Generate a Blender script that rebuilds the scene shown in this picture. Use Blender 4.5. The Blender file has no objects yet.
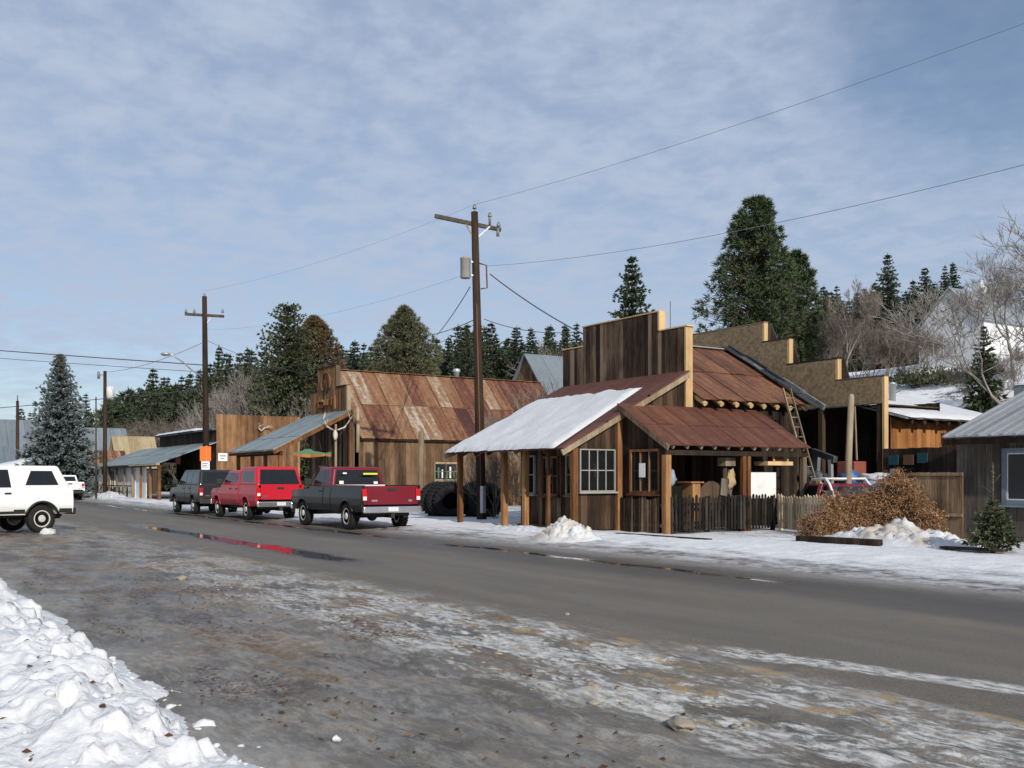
import bpy, math, random
from mathutils import Vector, Matrix, noise
R = random.Random(11)
SC = bpy.context.scene
COL = SC.collection
PI = math.pi
rad = math.radians
# world axes: X runs along the street (away to the left is -X), Y runs across it, camera at the origin
CO, SI = 0.83867, 0.54464
def at(px, Z):
    """ground point seen in column px at depth Z"""
    dx = (px - 512) / 1000.0
    return (Z * (dx * SI - CO), Z * (dx * CO + SI))
def zat(py, Z): return 1.6 + (478 - py) * Z / 1000.0
def sst(a, b, x):
    t = min(1, max(0, (x - a) / (b - a))); return t * t * (3 - 2 * t)
def lerp(a, b, t): return a + (b - a) * t
def hill(u, v):
    k = lerp(.35, 1, sst(-150, -55, u))
    h = 7.2 * sst(31, 56, v) + 6.5 * sst(50, 95, v) + 10 * sst(90, 220, v)
    return h * k + (noise.noise(Vector((u * .06, v * .06, 3))) * .5 * sst(34, 50, v))

ORG = {}
def org_of(o): return ORG.get(o.name, Vector((0, 0, 0)))
def tag(o, label=None, cat=None, group=None, kind=None):
    if label: o['label'] = label
    if cat: o['category'] = cat
    if group: o['group'] = group
    if kind: o['kind'] = kind
    return o
def thing(name, label, cat, loc=(0, 0, 0), rz=0, group=None, world=True):
    o = bpy.data.objects.new(name, None); COL.objects.link(o)
    o.empty_display_size = .3
    o.location = loc; o.rotation_euler = (0, 0, rz)
    ORG[o.name] = Vector(loc) if world else Vector((0, 0, 0))
    return tag(o, label, cat, group)
def dup(root, loc, rz=0, scale=1, label=None, group=None):
    r = root.copy(); COL.objects.link(r); r.location = loc; r.rotation_euler = (0, 0, rz)
    r.scale = (scale,) * 3 if not isinstance(scale, tuple) else scale
    if label: r['label'] = label
    if group: r['group'] = group
    for ch in list(root.children):
        c = ch.copy(); COL.objects.link(c); c.parent = r
        for g in list(ch.children):
            d = g.copy(); COL.objects.link(d); d.parent = c
    return r

class MB:
    def __init__(s): s.v = []; s.f = []; s.var = []; s.sm = []
    def add(s, vs, fs, var=None, smooth=False):
        b = len(s.v); var = R.random() if var is None else var
        s.v += [tuple(p) for p in vs]
        for f in fs:
            s.f.append([b + i for i in f]); s.var.append(var); s.sm.append(smooth)
        return s
    def box(s, x0, x1, y0, y1, z0, z1, var=None):
        vs = [(x, y, z) for z in (z0, z1) for y in (y0, y1) for x in (x0, x1)]
        return s.add(vs, [(0, 2, 3, 1), (4, 5, 7, 6), (0, 1, 5, 4), (2, 6, 7, 3), (0, 4, 6, 2), (1, 3, 7, 5)], var)
    def hexa(s, vs, var=None):
        """8 corners, bottom ring of four then top ring of four"""
        return s.add(vs, [(3, 2, 1, 0), (4, 5, 6, 7), (0, 1, 5, 4), (1, 2, 6, 5), (2, 3, 7, 6), (3, 0, 4, 7)], var)
    def slab(s, a, b, c, d, t, var=None):
        """quad a b c d (seen from above, counter-clockwise) thickened downwards along its normal by t"""
        a, b, c, d = map(Vector, (a, b, c, d)); n = (b - a).cross(d - a).normalized() * t
        return s.hexa([a - n, b - n, c - n, d - n, a, b, c, d], var)
    def bar(s, p, q, w, h, var=None, up=(0, 0, 1)):
        p, q = Vector(p), Vector(q); d = (q - p).normalized(); u = Vector(up)
        if abs(d.dot(u)) > .98: u = Vector((1, 0, 0))
        x = d.cross(u).normalized() * w / 2; y = x.cross(d).normalized() * h / 2
        return s.hexa([p - x - y, p + x - y, q + x - y, q - x - y, p - x + y, p + x + y, q + x + y, q - x + y], var)
    def tube(s, pts, rs, n=6, cap=True, var=None, smooth=True):
        pts = [Vector(p) for p in pts]; m = len(pts)
        if not isinstance(rs, (list, tuple)): rs = [rs] * m
        vs = []; fs = []; x = None
        for i, p in enumerate(pts):
            d = (pts[min(i + 1, m - 1)] - pts[max(i - 1, 0)]).normalized()
            if x is None: x = d.cross(Vector((0, 0, 1)) if abs(d.z) < .9 else Vector((1, 0, 0))).normalized()
            else:
                x = x - d * x.dot(d)
                x = x.normalized() if x.length > 1e-6 else d.orthogonal().normalized()
            y = d.cross(x)
            for k in range(n):
                a = 2 * PI * k / n
                vs.append(p + (x * math.cos(a) + y * math.sin(a)) * rs[i])
        for i in range(m - 1):
            for k in range(n):
                k2 = (k + 1) % n
                fs.append((i * n + k, i * n + k2, (i + 1) * n + k2, (i + 1) * n + k))
        if cap: fs += [tuple(range(n))[::-1], tuple(range((m - 1) * n, m * n))]
        return s.add(vs, fs, var, smooth)
    def lathe(s, prof, n=20, c=(0, 0, 0), axis='z', var=None, smooth=True, M=None):
        """prof: (radius, height) pairs"""
        vs = []; m = len(prof); c = Vector(c)
        for r, h in prof:
            for k in range(n):
                a = 2 * PI * k / n; x, y = r * math.cos(a), r * math.sin(a)
                p = Vector((x, y, h)) if axis == 'z' else (Vector((x, h, y)) if axis == 'y' else Vector((h, x, y)))
                if M: p = M @ p
                vs.append(p + c)
        fs = [(i * n + k, i * n + (k + 1) % n, (i + 1) * n + (k + 1) % n, (i + 1) * n + k) for i in range(m - 1) for k in range(n)]
        if prof[0][0] > 1e-4: fs.append(tuple(range(n))[::-1])
        if prof[-1][0] > 1e-4: fs.append(tuple(range((m - 1) * n, m * n)))
        return s.add(vs, fs, var, smooth)
    def prism(s, ol, y0, y1, fn=None, var=None):
        """outline in (x, z), extruded across y; fn(x, y, z) may bend the result"""
        n = len(ol); vs = [(x, y0, z) for x, z in ol] + [(x, y1, z) for x, z in ol]
        if fn: vs = [fn(*p) for p in vs]
        fs = [tuple(range(n)), tuple(range(n, 2 * n))[::-1]] + [(i, i + n, (i + 1) % n + n, (i + 1) % n) for i in range(n)]
        return s.add(vs, fs, var)
    def blob(s, c, r, amp=.25, fr=1.6, nu=14, nv=9, sq=(1, 1, 1), var=None, seed=0):
        c = Vector(c); vs = []; fs = []
        for i in range(nv + 1):
            t = PI * i / nv
            for k in range(nu):
                a = 2 * PI * k / nu
                d = Vector((math.sin(t) * math.cos(a), math.sin(t) * math.sin(a), math.cos(t)))
                q = d * fr + Vector((seed * 3.1, seed * 1.7, 0))
                rr = r * (1 + amp * noise.noise(q) * 1.5 + amp * .5 * noise.noise(q * 2.7))
                vs.append(c + Vector((d.x * sq[0], d.y * sq[1], d.z * sq[2])) * rr)
        for i in range(nv):
            for k in range(nu):
                k2 = (k + 1) % nu
                fs.append((i * nu + k, (i + 1) * nu + k, (i + 1) * nu + k2, i * nu + k2))
        return s.add(vs, fs, var, True)
    def grid(s, us, vs_, zf, smooth=True):
        n = len(us); P = [(u, v, zf(u, v)) for v in vs_ for u in us]
        F = [(j * n + i, j * n + i + 1, (j + 1) * n + i + 1, (j + 1) * n + i) for j in range(len(vs_) - 1) for i in range(n - 1)]
        return s.add(P, F, 0, smooth)
    def mesh(s, name, mat, off=Vector((0, 0, 0))):
        me = bpy.data.meshes.new(name)
        me.from_pydata([(p[0] - off.x, p[1] - off.y, p[2] - off.z) for p in s.v], [], s.f)
        a = me.attributes.new('var', 'FLOAT', 'FACE'); a.data.foreach_set('value', s.var)
        me.polygons.foreach_set('use_smooth', s.sm)
        me.materials.append(mat); me.update()
        return me
    def build(s, name, mat, parent=None, loc=None, bevel=0, seg=2, smooth=False):
        """ONE mesh object; geometry given in world axes when the parent was placed in world axes"""
        if parent is not None: off = org_of(parent)
        elif loc is not None: off = Vector(loc)
        else:
            xs, ys, zs = zip(*s.v); off = Vector(((min(xs) + max(xs)) / 2, (min(ys) + max(ys)) / 2, min(zs)))
        o = bpy.data.objects.new(name, s.mesh(name, mat, off)); COL.objects.link(o)
        if parent is not None: o.parent = parent; ORG[o.name] = off
        else: o.location = off; ORG[o.name] = off
        if bevel:
            m = o.modifiers.new('bevel', 'BEVEL'); m.width = bevel; m.segments = seg; m.limit_method = 'ANGLE'; m.angle_limit = rad(35)
            m.harden_normals = False
        return o

# ------------------------------------------------------------------ materials
class NT:
    def __init__(s, name):
        s.m = bpy.data.materials.new(name); s.m.use_nodes = True; s.t = s.m.node_tree
        s.b = s.t.nodes['Principled BSDF']
    def n(s, typ, ins=None, **pr):
        nd = s.t.nodes.new('ShaderNode' + typ)
        for k, v in pr.items(): setattr(nd, k, v)
        for k, v in (ins or {}).items(): s.put(nd.inputs[k], v)
        return nd
    def put(s, sock, v):
        if isinstance(v, bpy.types.NodeSocket): s.t.links.new(v, sock)
        elif isinstance(v, (tuple, list)) and len(v) == 3 and sock.type == 'RGBA': sock.default_value = (*v, 1)
        else: sock.default_value = v
    def ma(s, op, a, b=0.0, cl=False): return s.n('Math', {0: a, 1: b}, operation=op, use_clamp=cl).outputs[0]
    def obj(s, sc=(1, 1, 1)):
        return s.n('Mapping', {0: s.n('TexCoord').outputs['Object'], 3: sc}).outputs[0]
    def pos(s, sc=(1, 1, 1)):
        return s.n('Mapping', {0: s.n('NewGeometry').outputs['Position'], 3: sc}).outputs[0]
    def noise(s, vec, scale, det=3, ro=.55, dist=0.0):
        return s.n('TexNoise', {'Vector': vec, 'Scale': scale, 'Detail': det, 'Roughness': ro, 'Distortion': dist}).outputs[0]
    def vor(s, vec, scale, feature='F1', out=0):
        return s.n('TexVoronoi', {'Vector': vec, 'Scale': scale}, feature=feature).outputs[out]
    def mr(s, v, a, b, c=0.0, d=1.0): return s.n('MapRange', {0: v, 1: a, 2: b, 3: c, 4: d}, interpolation_type='SMOOTHSTEP').outputs[0]
    def ramp(s, f, stops):
        nd = s.n('ValToRGB', {0: f}); e = nd.color_ramp.elements
        while len(e) < len(stops): e.new(.5)
        for x, (p, c) in zip(e, stops): x.position = p; x.color = (*c, 1)
        return nd.outputs[0]
    def mix(s, f, a, b):
        nd = s.n('Mix', data_type='RGBA'); s.put(nd.inputs[0], f); s.put(nd.inputs[6], a); s.put(nd.inputs[7], b); return nd.outputs[2]
    def var(s): return s.n('Attribute', attribute_name='var').outputs['Fac']
    def bump(s, h, st=.3, d=.02): s.put(s.b.inputs['Normal'], s.n('Bump', {'Height': h, 'Strength': st, 'Distance': d}).outputs[0])
    def out(s, col, rough=.8, spec=.3, metal=0.0):
        s.put(s.b.inputs['Base Color'], col); s.put(s.b.inputs['Roughness'], rough)
        s.put(s.b.inputs['Specular IOR Level'], spec); s.put(s.b.inputs['Metallic'], metal)
        return s.m

def wood(name, c0, c1, c2, grain=(10, 10, .6), rough=.85, vk=.6, spec=.15):
    N = NT(name); g = N.noise(N.obj(grain), 3, 5, .65); b = N.noise(N.obj((1, 1, .6)), 1.3, 3)
    t = N.ma('ADD', N.ma('MULTIPLY', N.ma('SUBTRACT', g, .5), 1.1), N.ma('MULTIPLY', N.ma('SUBTRACT', N.var(), .5), vk))
    s_ = N.noise(N.obj((2.6, 2.6, .22)), 1.0, 4, .7)
    t = N.ma('ADD', t, N.ma('MULTIPLY', N.ma('SUBTRACT', s_, .5), 1.3))
    t = N.ma('ADD', N.ma('ADD', t, .5), N.ma('MULTIPLY', N.ma('SUBTRACT', b, .5), .8), True)
    col = N.ramp(t, [(.05, c0), (.5, c1), (.95, c2)])
    N.bump(g, .45, .015)
    return N.out(col, rough, spec)
def plain(name, c, rough=.6, spec=.4, metal=0.0, vary=.12, bump=0, coat=0.0):
    N = NT(name); n = N.noise(N.obj(), 4, 4)
    col = N.mix(n, tuple(x * (1 - vary * 2) for x in c), tuple(min(1, x * (1 + vary)) for x in c))
    if bump: N.bump(N.noise(N.obj(), 25, 3), bump, .01)
    if coat: N.b.inputs['Coat Weight'].default_value = coat; N.b.inputs['Coat Roughness'].default_value = .06
    return N.out(col, rough, spec, metal)
def paint(name, c, dirt=(.09, .075, .06), dirt_amt=.3):
    N = NT(name)
    z = N.n('SeparateXYZ', {0: N.n('TexCoord').outputs['Object']}).outputs[2]
    n = N.noise(N.obj((1, 1, 1)), 3.5, 5, .65)
    f = N.ma('MULTIPLY', N.mr(N.ma('ADD', z, N.ma('MULTIPLY', n, -.5)), .75, .05), dirt_amt)
    col = N.mix(f, c, dirt)
    N.b.inputs['Coat Weight'].default_value = .25; N.b.inputs['Coat Roughness'].default_value = .08
    return N.out(col, N.ma('ADD', .36, N.ma('MULTIPLY', f, .5)), .25)
def roofing(name, stops, stretch=(.35, 3.0, .35), vk=1.1, rough=.75, metal=0.0):
    """per-sheet tone + streaks running down the slope"""
    N = NT(name); a = N.noise(N.obj(stretch), 1.4, 5, .65); b = N.noise(N.obj(), 5, 6, .7)
    t = N.ma('ADD', N.ma('MULTIPLY', N.ma('SUBTRACT', a, .5), 1.3), N.ma('MULTIPLY', N.ma('SUBTRACT', N.var(), .5), vk))
    t = N.ma('ADD', N.ma('ADD', t, .5), N.ma('MULTIPLY', N.ma('SUBTRACT', b, .5), .95), True)
    N.bump(b, .25, .01)
    return N.out(N.ramp(t, stops), rough, .3, metal)
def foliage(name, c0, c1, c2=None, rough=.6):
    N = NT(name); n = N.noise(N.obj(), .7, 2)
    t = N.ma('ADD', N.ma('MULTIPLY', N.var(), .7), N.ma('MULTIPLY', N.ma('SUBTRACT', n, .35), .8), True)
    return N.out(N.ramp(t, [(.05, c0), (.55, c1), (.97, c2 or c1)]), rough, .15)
def snow(name, dirty=0.0, dcol=(.42, .36, .28)):
    N = NT(name); p = N.pos()
    n = N.noise(p, 5, 5, .6); m = N.noise(p, 1.1, 4, .6); f = N.noise(p, 30, 3, .6)
    col = N.mix(N.ma('MULTIPLY', N.mr(m, .38, .62), dirty), (.60, .61, .63), dcol)
    h = N.ma('ADD', N.ma('MULTIPLY', n, 1.0), N.ma('MULTIPLY', f, .3))
    N.bump(h, .5, .06)
    return N.out(col, .6, .25)

M = {}
M['barn_wood'] = wood('barn_boards', (.04, .023, .014), (.125, .075, .042), (.24, .16, .095))
M['dark_wood'] = wood('weathered_dark_boards', (.018, .012, .009), (.082, .052, .033), (.23, .165, .115), vk=1.05)
M['shade_wood'] = wood('black_and_shaded_boards', (.008, .006, .005), (.028, .02, .015), (.075, .052, .036))  # black timber; its colour also holds shade for the lean-to wall and open workshop
M['red_wood'] = wood('red_brown_boards', (.055, .028, .015), (.165, .085, .042), (.30, .175, .09))
M['grey_wood'] = wood('grey_boards', (.035, .03, .026), (.085, .072, .06), (.19, .165, .14))
M['post_wood'] = wood('orange_brown_timber', (.075, .032, .014), (.205, .092, .038), (.36, .2, .09))
M['new_wood'] = wood('fresh_lumber', (.34, .22, .10), (.52, .36, .185), (.66, .49, .28), vk=.4)
M['orange_wood'] = wood('orange_stained_boards', (.09, .037, .014), (.25, .105, .035), (.38, .18, .07))
M['picket_dark'] = wood('shaded_dark_wood', (.005, .0045, .004), (.011, .01, .009), (.05, .042, .034), vk=.6)  # shade on the fence beside the lean-to is put into this colour
M['picket_tan'] = wood('lit_tan_pickets', (.26, .2, .13), (.5, .39, .26), (.62, .5, .35))  # tan wood, raised in colour for sunlight falling on the pickets
M['pole_wood'] = wood('creosoted_pole', (.016, .011, .008), (.045, .029, .02), (.095, .064, .043), grain=(12, 12, .4))
M['porch_side'] = wood('shaded_brown_boards', (.012, .008, .006), (.04, .025, .016), (.10, .064, .042))  # brown boards darkened to hold the shade on porch side and lean-to front
M['grey_shaded_white'] = plain('grey_shaded_white_paint', (.30, .29, .27), .75)  # white porch windows greyed for shade; plain grey on the transformer
M['log_grey'] = wood('bleached_post', (.1, .077, .055), (.22, .17, .115), (.36, .285, .2), grain=(12, 12, .5))
M['fence_brown'] = wood('brown_fence_boards', (.09, .055, .034), (.24, .16, .1), (.4, .28, .18))
N = NT('strand_board'); v_ = N.vor(N.obj((1, 1, 1)), 11, 'F1', 1); g_ = N.noise(N.obj(), 2.2, 4)
M['osb'] = N.out(N.mix(.45, N.ramp(g_, [(.2, (.17, .12, .072)), (.8, (.30, .22, .14))]), N.ramp(N.n('SeparateColor', {0: v_}).outputs[0], [(.1, (.14, .10, .06)), (.9, (.36, .275, .17))])), .85, .15)
M['rust_barn'] = roofing('rusted_barn_sheets', [(.0, (.05, .02, .017)), (.26, (.10, .038, .027)), (.5, (.17, .08, .042)), (.74, (.225, .13, .072)), (.88, (.27, .215, .16)), (1, (.36, .33, .285))], vk=.85)
M['rust_main'] = roofing('rusted_main_sheets', [(0, (.05, .02, .016)), (.4, (.13, .054, .03)), (.68, (.2, .1, .052)), (.88, (.27, .205, .155)), (1, (.38, .35, .31))], vk=.7)
M['rust_dark'] = roofing('maroon_rust_sheets', [(0, (.05, .018, .016)), (.5, (.105, .04, .025)), (.8, (.155, .064, .036)), (1, (.24, .11, .06))], vk=.22)
M['porch_red'] = roofing('dull_red_roofing', [(0, (.06, .024, .02)), (.5, (.10, .04, .031)), (1, (.16, .07, .052))], (3, .35, .35), .3)
M['green_metal'] = roofing('grey_green_metal', [(0, (.12, .155, .155)), (.5, (.2, .245, .245)), (1, (.3, .34, .34))], (3, .35, .35), .5, .5, .25)
M['grey_metal'] = roofing('grey_ribbed_metal', [(0, (.2, .215, .225)), (.5, (.32, .34, .355)), (1, (.45, .47, .48))], (3, .3, .3), .5, .42, .5)
M['dark_metal'] = roofing('dark_sheet_metal', [(0, (.03, .034, .038)), (.6, (.085, .095, .1)), (1, (.3, .31, .32))], vk=1.2, metal=.4)
M['blue_roof'] = roofing('blue_grey_roof', [(0, (.10, .125, .15)), (1, (.2, .235, .27))], vk=.4)
M['tan_roof'] = roofing('tan_roof_sheets', [(0, (.22, .17, .1)), (1, (.4, .33, .21))], vk=.5)
M['galv'] = plain('galvanised_steel', (.5, .52, .53), .45, .5, .6)
M['white'] = plain('white_paint', (.78, .78, .77), .6)
M['white_dull'] = plain('dull_white_boards', (.62, .63, .64), .75)
M['snow'] = snow('clean_snow')
M['snow_dirty'] = snow('grimy_snow', .75)
M['snow_roof'] = snow('roof_snow')
M['glass'] = plain('dark_window_glass', (.012, .013, .014), .07, .35, 0, .3)
M['car_glass'] = plain('tinted_car_glass', (.012, .014, .016), .05, .45, 0, .2)
M['rubber'] = plain('tyre_rubber', (.022, .021, .02), .85, .2, bump=.3)
M['old_rubber'] = plain('old_tractor_rubber', (.014, .014, .014), .8, .25, bump=.3)
M['black'] = plain('black_plastic', (.018, .018, .018), .6)
M['chrome'] = plain('chrome', (.62, .62, .63), .22, .5, .9)
M['alloy'] = plain('dusty_alloy', (.62, .6, .56), .5, .5, .15)
M['paint_red'] = paint('red_paint', (.46, .012, .028))
M['paint_maroon'] = paint('dark_maroon_paint', (.15, .009, .02), (.06, .04, .035), .3)
M['paint_maroon_shade'] = paint('shaded_maroon_paint', (.012, .007, .008), (.02, .016, .014), .4)  # maroon with shade painted in, for the truck's body and bed sides
M['paint_black'] = paint('charcoal_paint', (.022, .021, .024))
M['paint_white'] = paint('white_car_paint', (.78, .79, .80), (.3, .28, .25), .35)
M['red_lens'] = plain('red_lens', (.5, .012, .012), .25)
M['amber_lens'] = plain('amber_lens', (.6, .2, .02), .25)
M['clear_lens'] = plain('clear_lens', (.75, .75, .75), .15)
M['yellow'] = plain('yellow_sticker', (.75, .72, .05), .5)
M['orange'] = plain('orange_sign_paint', (.85, .16, .02), .6, vary=.05)
M['brown_red'] = plain('faded_red_brown_paint', (.25, .075, .05), .7)
M['ink'] = plain('dark_lettering', (.04, .04, .05), .7)
M['wire'] = plain('cable_black', (.06, .06, .065), .6)
M['wire_grey'] = plain('cable_grey', (.2, .21, .23), .6)
M['ceramic'] = plain('brown_ceramic', (.16, .17, .16), .3)
M['bone'] = plain('bleached_antler', (.55, .5, .42), .6)
M['green_paint'] = plain('green_paint', (.06, .17, .1), .6)
M['blue_tarp'] = plain('blue_plastic', (.03, .12, .35), .5)
M['blue_cloth'] = plain('pale_blue_cloth', (.28, .33, .42), .8)
M['cardboard'] = plain('cardboard', (.42, .3, .17), .8)
M['pink'] = plain('pink_red_paint', (.5, .07, .12), .6)
M['teal_glass'] = plain('blue_green_glass', (.03, .08, .10), .08, .7)
M['rust_iron'] = plain('rusty_iron', (.13, .06, .03), .8, bump=.3)
M['bark'] = wood('bark', (.04, .028, .02), (.1, .07, .05), (.17, .125, .09), grain=(6, 6, 1.2))
M['bark_grey'] = wood('grey_bark', (.12, .108, .096), (.22, .2, .18), (.33, .305, .275), grain=(6, 6, 1.2))
M['bark_brown'] = wood('brown_twigs', (.10, .08, .068), (.175, .145, .123), (.27, .23, .195), grain=(6, 6, 1.2))
M['fir'] = foliage('fir_needles', (.02, .03, .017), (.05, .072, .036), (.10, .125, .06))
M['fir_far'] = foliage('far_fir_needles', (.022, .032, .021), (.05, .068, .042), (.095, .115, .066))
M['pine'] = foliage('pine_needles', (.026, .036, .02), (.068, .085, .045), (.14, .15, .082))
M['olive'] = foliage('olive_needles', (.04, .046, .026), (.095, .102, .056), (.165, .165, .09))
M['russet'] = foliage('russet_needles', (.04, .038, .022), (.09, .075, .042), (.22, .12, .06))
M['blue_spruce'] = foliage('blue_spruce_needles', (.055, .07, .07), (.135, .168, .17), (.25, .285, .29))
M['cone'] = foliage('brown_cones', (.07, .045, .03), (.15, .1, .065))
M['vine'] = foliage('dead_vine', (.11, .058, .03), (.30, .165, .085), (.47, .31, .18), .8)
M['leaf'] = foliage('dead_leaves', (.04, .02, .01), (.11, .05, .022), (.2, .1, .045), .8)
# ------------------------------------------------------------------ camera, sky, sun
cam_d = bpy.data.cameras.new('camera'); cam = bpy.data.objects.new('camera', cam_d); COL.objects.link(cam)
cam_d.sensor_width = 36; cam_d.lens = 36 * 1000 / 1024; cam_d.shift_y = 94 / 1024; cam_d.clip_start = .1; cam_d.clip_end = 3000
cam.location = (0, 0, 1.6); cam.rotation_euler = (PI / 2, 0, math.atan2(CO, SI))
SC.camera = cam
EL, AZ = rad(25), rad(11)
S = Vector((math.cos(AZ) * math.cos(EL), -math.sin(AZ) * math.cos(EL), math.sin(EL)))
sd = bpy.data.lights.new('sun', 'SUN'); sd.energy = 4.3; sd.angle = rad(.6); sd.color = (1, .93, .82)
so = bpy.data.objects.new('sun', sd); COL.objects.link(so); so.rotation_euler = (-S).to_track_quat('-Z', 'Y').to_euler(); so.location = (20, -10, 40)
W = bpy.data.worlds.new('World'); SC.world = W; W.use_nodes = True
wt = W.node_tree
class WN(NT):
    def __init__(s): s.t = wt
N = WN()
sky = N.n('TexSky', sky_type='NISHITA', sun_disc=False, sun_elevation=EL, sun_rotation=math.atan2(S.x, S.y), altitude=800, air_density=1.0, dust_density=.6, ozone_density=2.0).outputs[0]
d = N.n('SeparateXYZ', {0: N.n('TexCoord').outputs['Generated']})
zz = N.ma('ADD', N.ma('MAXIMUM', d.outputs[2], 0.0), .16)
cv = N.n('CombineXYZ', {0: N.ma('DIVIDE', d.outputs[0], zz), 1: N.ma('DIVIDE', d.outputs[1], zz), 2: 0.0}).outputs[0]
c1 = N.noise(cv, 7.0, 6, .55, .25); c2 = N.noise(cv, 1.3, 3, .5); c3 = N.noise(cv, 17, 4, .55, .2)
t = N.ma('ADD', N.ma('ADD', N.ma('MULTIPLY', c1, .85), N.ma('MULTIPLY', c2, .22)), N.ma('MULTIPLY', c3, .45))
cl = N.mr(t, .54, .98, .52, 1.0)
# thinner cloud high up and far to the right of the street, a clearer strip near the horizon
cl = N.ma('MULTIPLY', cl, N.mr(d.outputs[2], .02, .16, .55, 1.0))
hole = N.ma('ADD', N.ma('ADD', N.ma('MULTIPLY', d.outputs[0], -.473), N.ma('MULTIPLY', d.outputs[1], .788)), N.ma('MULTIPLY', d.outputs[2], .395))
cl = N.ma('MULTIPLY', cl, N.mr(N.ma('ADD', hole, N.ma('MULTIPLY', N.ma('SUBTRACT', c1, .5), .03)), .984, .999, 1.0, .25))
col = N.mix(cl, sky, (4.4, 5.15, 6.55))
bg = wt.nodes['Background']; N.put(bg.inputs[0], col); bg.inputs[1].default_value = .105
SC.view_settings.view_transform = 'Standard'; SC.view_settings.look = 'None'; SC.view_settings.exposure = 0.0; SC.view_settings.gamma = 1.0
SC.cycles.max_bounces = 6; SC.cycles.diffuse_bounces = 3; SC.cycles.glossy_bounces = 3; SC.cycles.transparent_max_bounces = 6
SC.cycles.caustics_reflective = False; SC.cycles.caustics_refractive = False
SC.cycles.use_denoising = True

# ------------------------------------------------------------------ ground
def axis(parts):
    out = []
    for a, b, st in parts:
        n = max(1, int(round((b - a) / st))); out += [a + (b - a) * i / n for i in range(n)]
    return out + [parts[-1][1]]
def nz(x, y, s=0): return noise.noise(Vector((x, y, s)))
N = NT('ground_snow'); p = N.pos()
br = N.noise(p, .35, 5, .7); br2 = N.noise(p, 2.6, 4, .7)
mk = N.mr(N.ma('ADD', N.ma('MULTIPLY', br, .6), N.ma('MULTIPLY', br2, .4)), .53, .6)
colr = N.mix(mk, (.76, .77, .79), N.ramp(br2, [(.3, (.07, .05, .03)), (.7, (.17, .12, .075))]))
N.bump(br2, .5, .15)
gm = N.out(colr, .8, .2)
g = MB()
us = axis([(-900, -200, 50), (-200, 20, 2.2), (20, 400, 40)]); vs_ = axis([(-400, -20, 40), (-20, 28, 6), (28, 110, 1.5), (110, 900, 30)])
g.grid(us, vs_, lambda u, v: hill(u, v) - .06)
tag(g.build('ground', gm), kind='structure')

# road and the icy parking strip on the near side: one sheet
N = NT('icy_asphalt'); P = N.pos(); sp = N.n('SeparateXYZ', {0: P}); u, v = sp.outputs[0], sp.outputs[1]
st = N.pos((.22, 1.5, 1)); st2 = N.pos((.5, 1.2, 1))
wob = N.ma('MULTIPLY', N.ma('SUBTRACT', N.noise(N.pos((.5, .5, 0)), .8, 4, .6), .5), 1.0)
vw = N.ma('ADD', v, wob)
wob2 = N.ma('MULTIPLY', N.ma('SUBTRACT', N.noise(st2, 2.2, 5, .65), .5), 1.3)
vw2 = N.ma('ADD', v, wob2)
def band(x, a, b, e): return N.ma('MULTIPLY', N.mr(x, a - e, a + e), N.mr(x, b + e, b - e))
fine = N.mr(N.noise(P, 42, 4, .8), .3, .7); mid = N.noise(P, 3, 4, .6); big = N.noise(st, .8, 4, .6)
asp = N.mix(fine, (.082, .071, .056), (.175, .155, .126))
asp = N.mix(N.mr(big, .35, .7), asp, N.mix(fine, (.105, .092, .074), (.21, .187, .154)))
# tan road grit, worn tracks
asp = N.mix(N.ma('MULTIPLY', N.mr(N.noise(st2, 1.1, 5, .7), .52, .7), .4), asp, (.21, .165, .11))
near = N.mr(vw2, 6.6, 5.8)
icen = N.noise(st2, 1.5, 7, .68); icef = N.noise(N.pos((1.2, 3, 1)), 4.5, 5, .7)
icem = N.ma('MULTIPLY', N.mr(N.ma('ADD', N.ma('MULTIPLY', icen, .7), N.ma('MULTIPLY', icef, .3)), .45, .54), near)
icem = N.ma('MULTIPLY', icem, N.ma('MULTIPLY', N.mr(u, -26, -7.5, .3, 1.0), N.mr(vw2, 3.9, 4.7, .22, 1.0)))
# the long pale ice tongue along the lane edge
tong = N.ma('MULTIPLY', band(N.ma('ADD', N.ma('ADD', v, N.ma('MULTIPLY', u, -.26)), N.ma('MULTIPLY', wob2, .34)), 8.22, 8.62, .05), N.mr(u, -7.1, -6.4))
icem = N.ma('MAXIMUM', icem, N.ma('MULTIPLY', tong, N.mr(N.ma('ADD', N.ma('MULTIPLY', icef, .6), N.ma('MULTIPLY', icen, .4)), .4, .53)))
icecol = N.mix(N.mr(icef, .35, .65), (.24, .23, .21), (.66, .65, .62))
dirt = N.ma('MULTIPLY', N.mr(N.noise(st2, .9, 6, .7), .47, .58), N.ma('MULTIPLY', band(vw2, 2.2, 6.3, .5), N.mr(u, -4.5, -8.0, .35, 1.0)))
wetn = N.mr(vw2, 6.8, 5.6)
base = N.mix(N.ma('MULTIPLY', wetn, .8), asp, N.mix(N.mr(N.noise(st2, .9, 6, .65), .4, .62), N.mix(fine, (.065, .056, .044), (.135, .118, .094)), N.mix(mid, (.215, .2, .175), (.33, .312, .28))))
base = N.mix(N.ma('MULTIPLY', dirt, .85), base, N.ramp(N.noise(P, 9, 4, .7), [(.3, (.045, .026, .013)), (.5, (.16, .098, .045)), (.7, (.33, .235, .115))]))
leafm = N.ma('MULTIPLY', N.mr(N.noise(P, 22, 4, .75), .46, .56), N.ma('MULTIPLY', N.mr(N.noise(st2, 1.15, 4, .65), .5, .6), N.ma('MULTIPLY', band(vw2, 1.9, 4.8, .4), N.mr(u, -5.5, -8.5))))
base = N.mix(icem, base, icecol)
base = N.mix(leafm, base, (.055, .022, .012))
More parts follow.
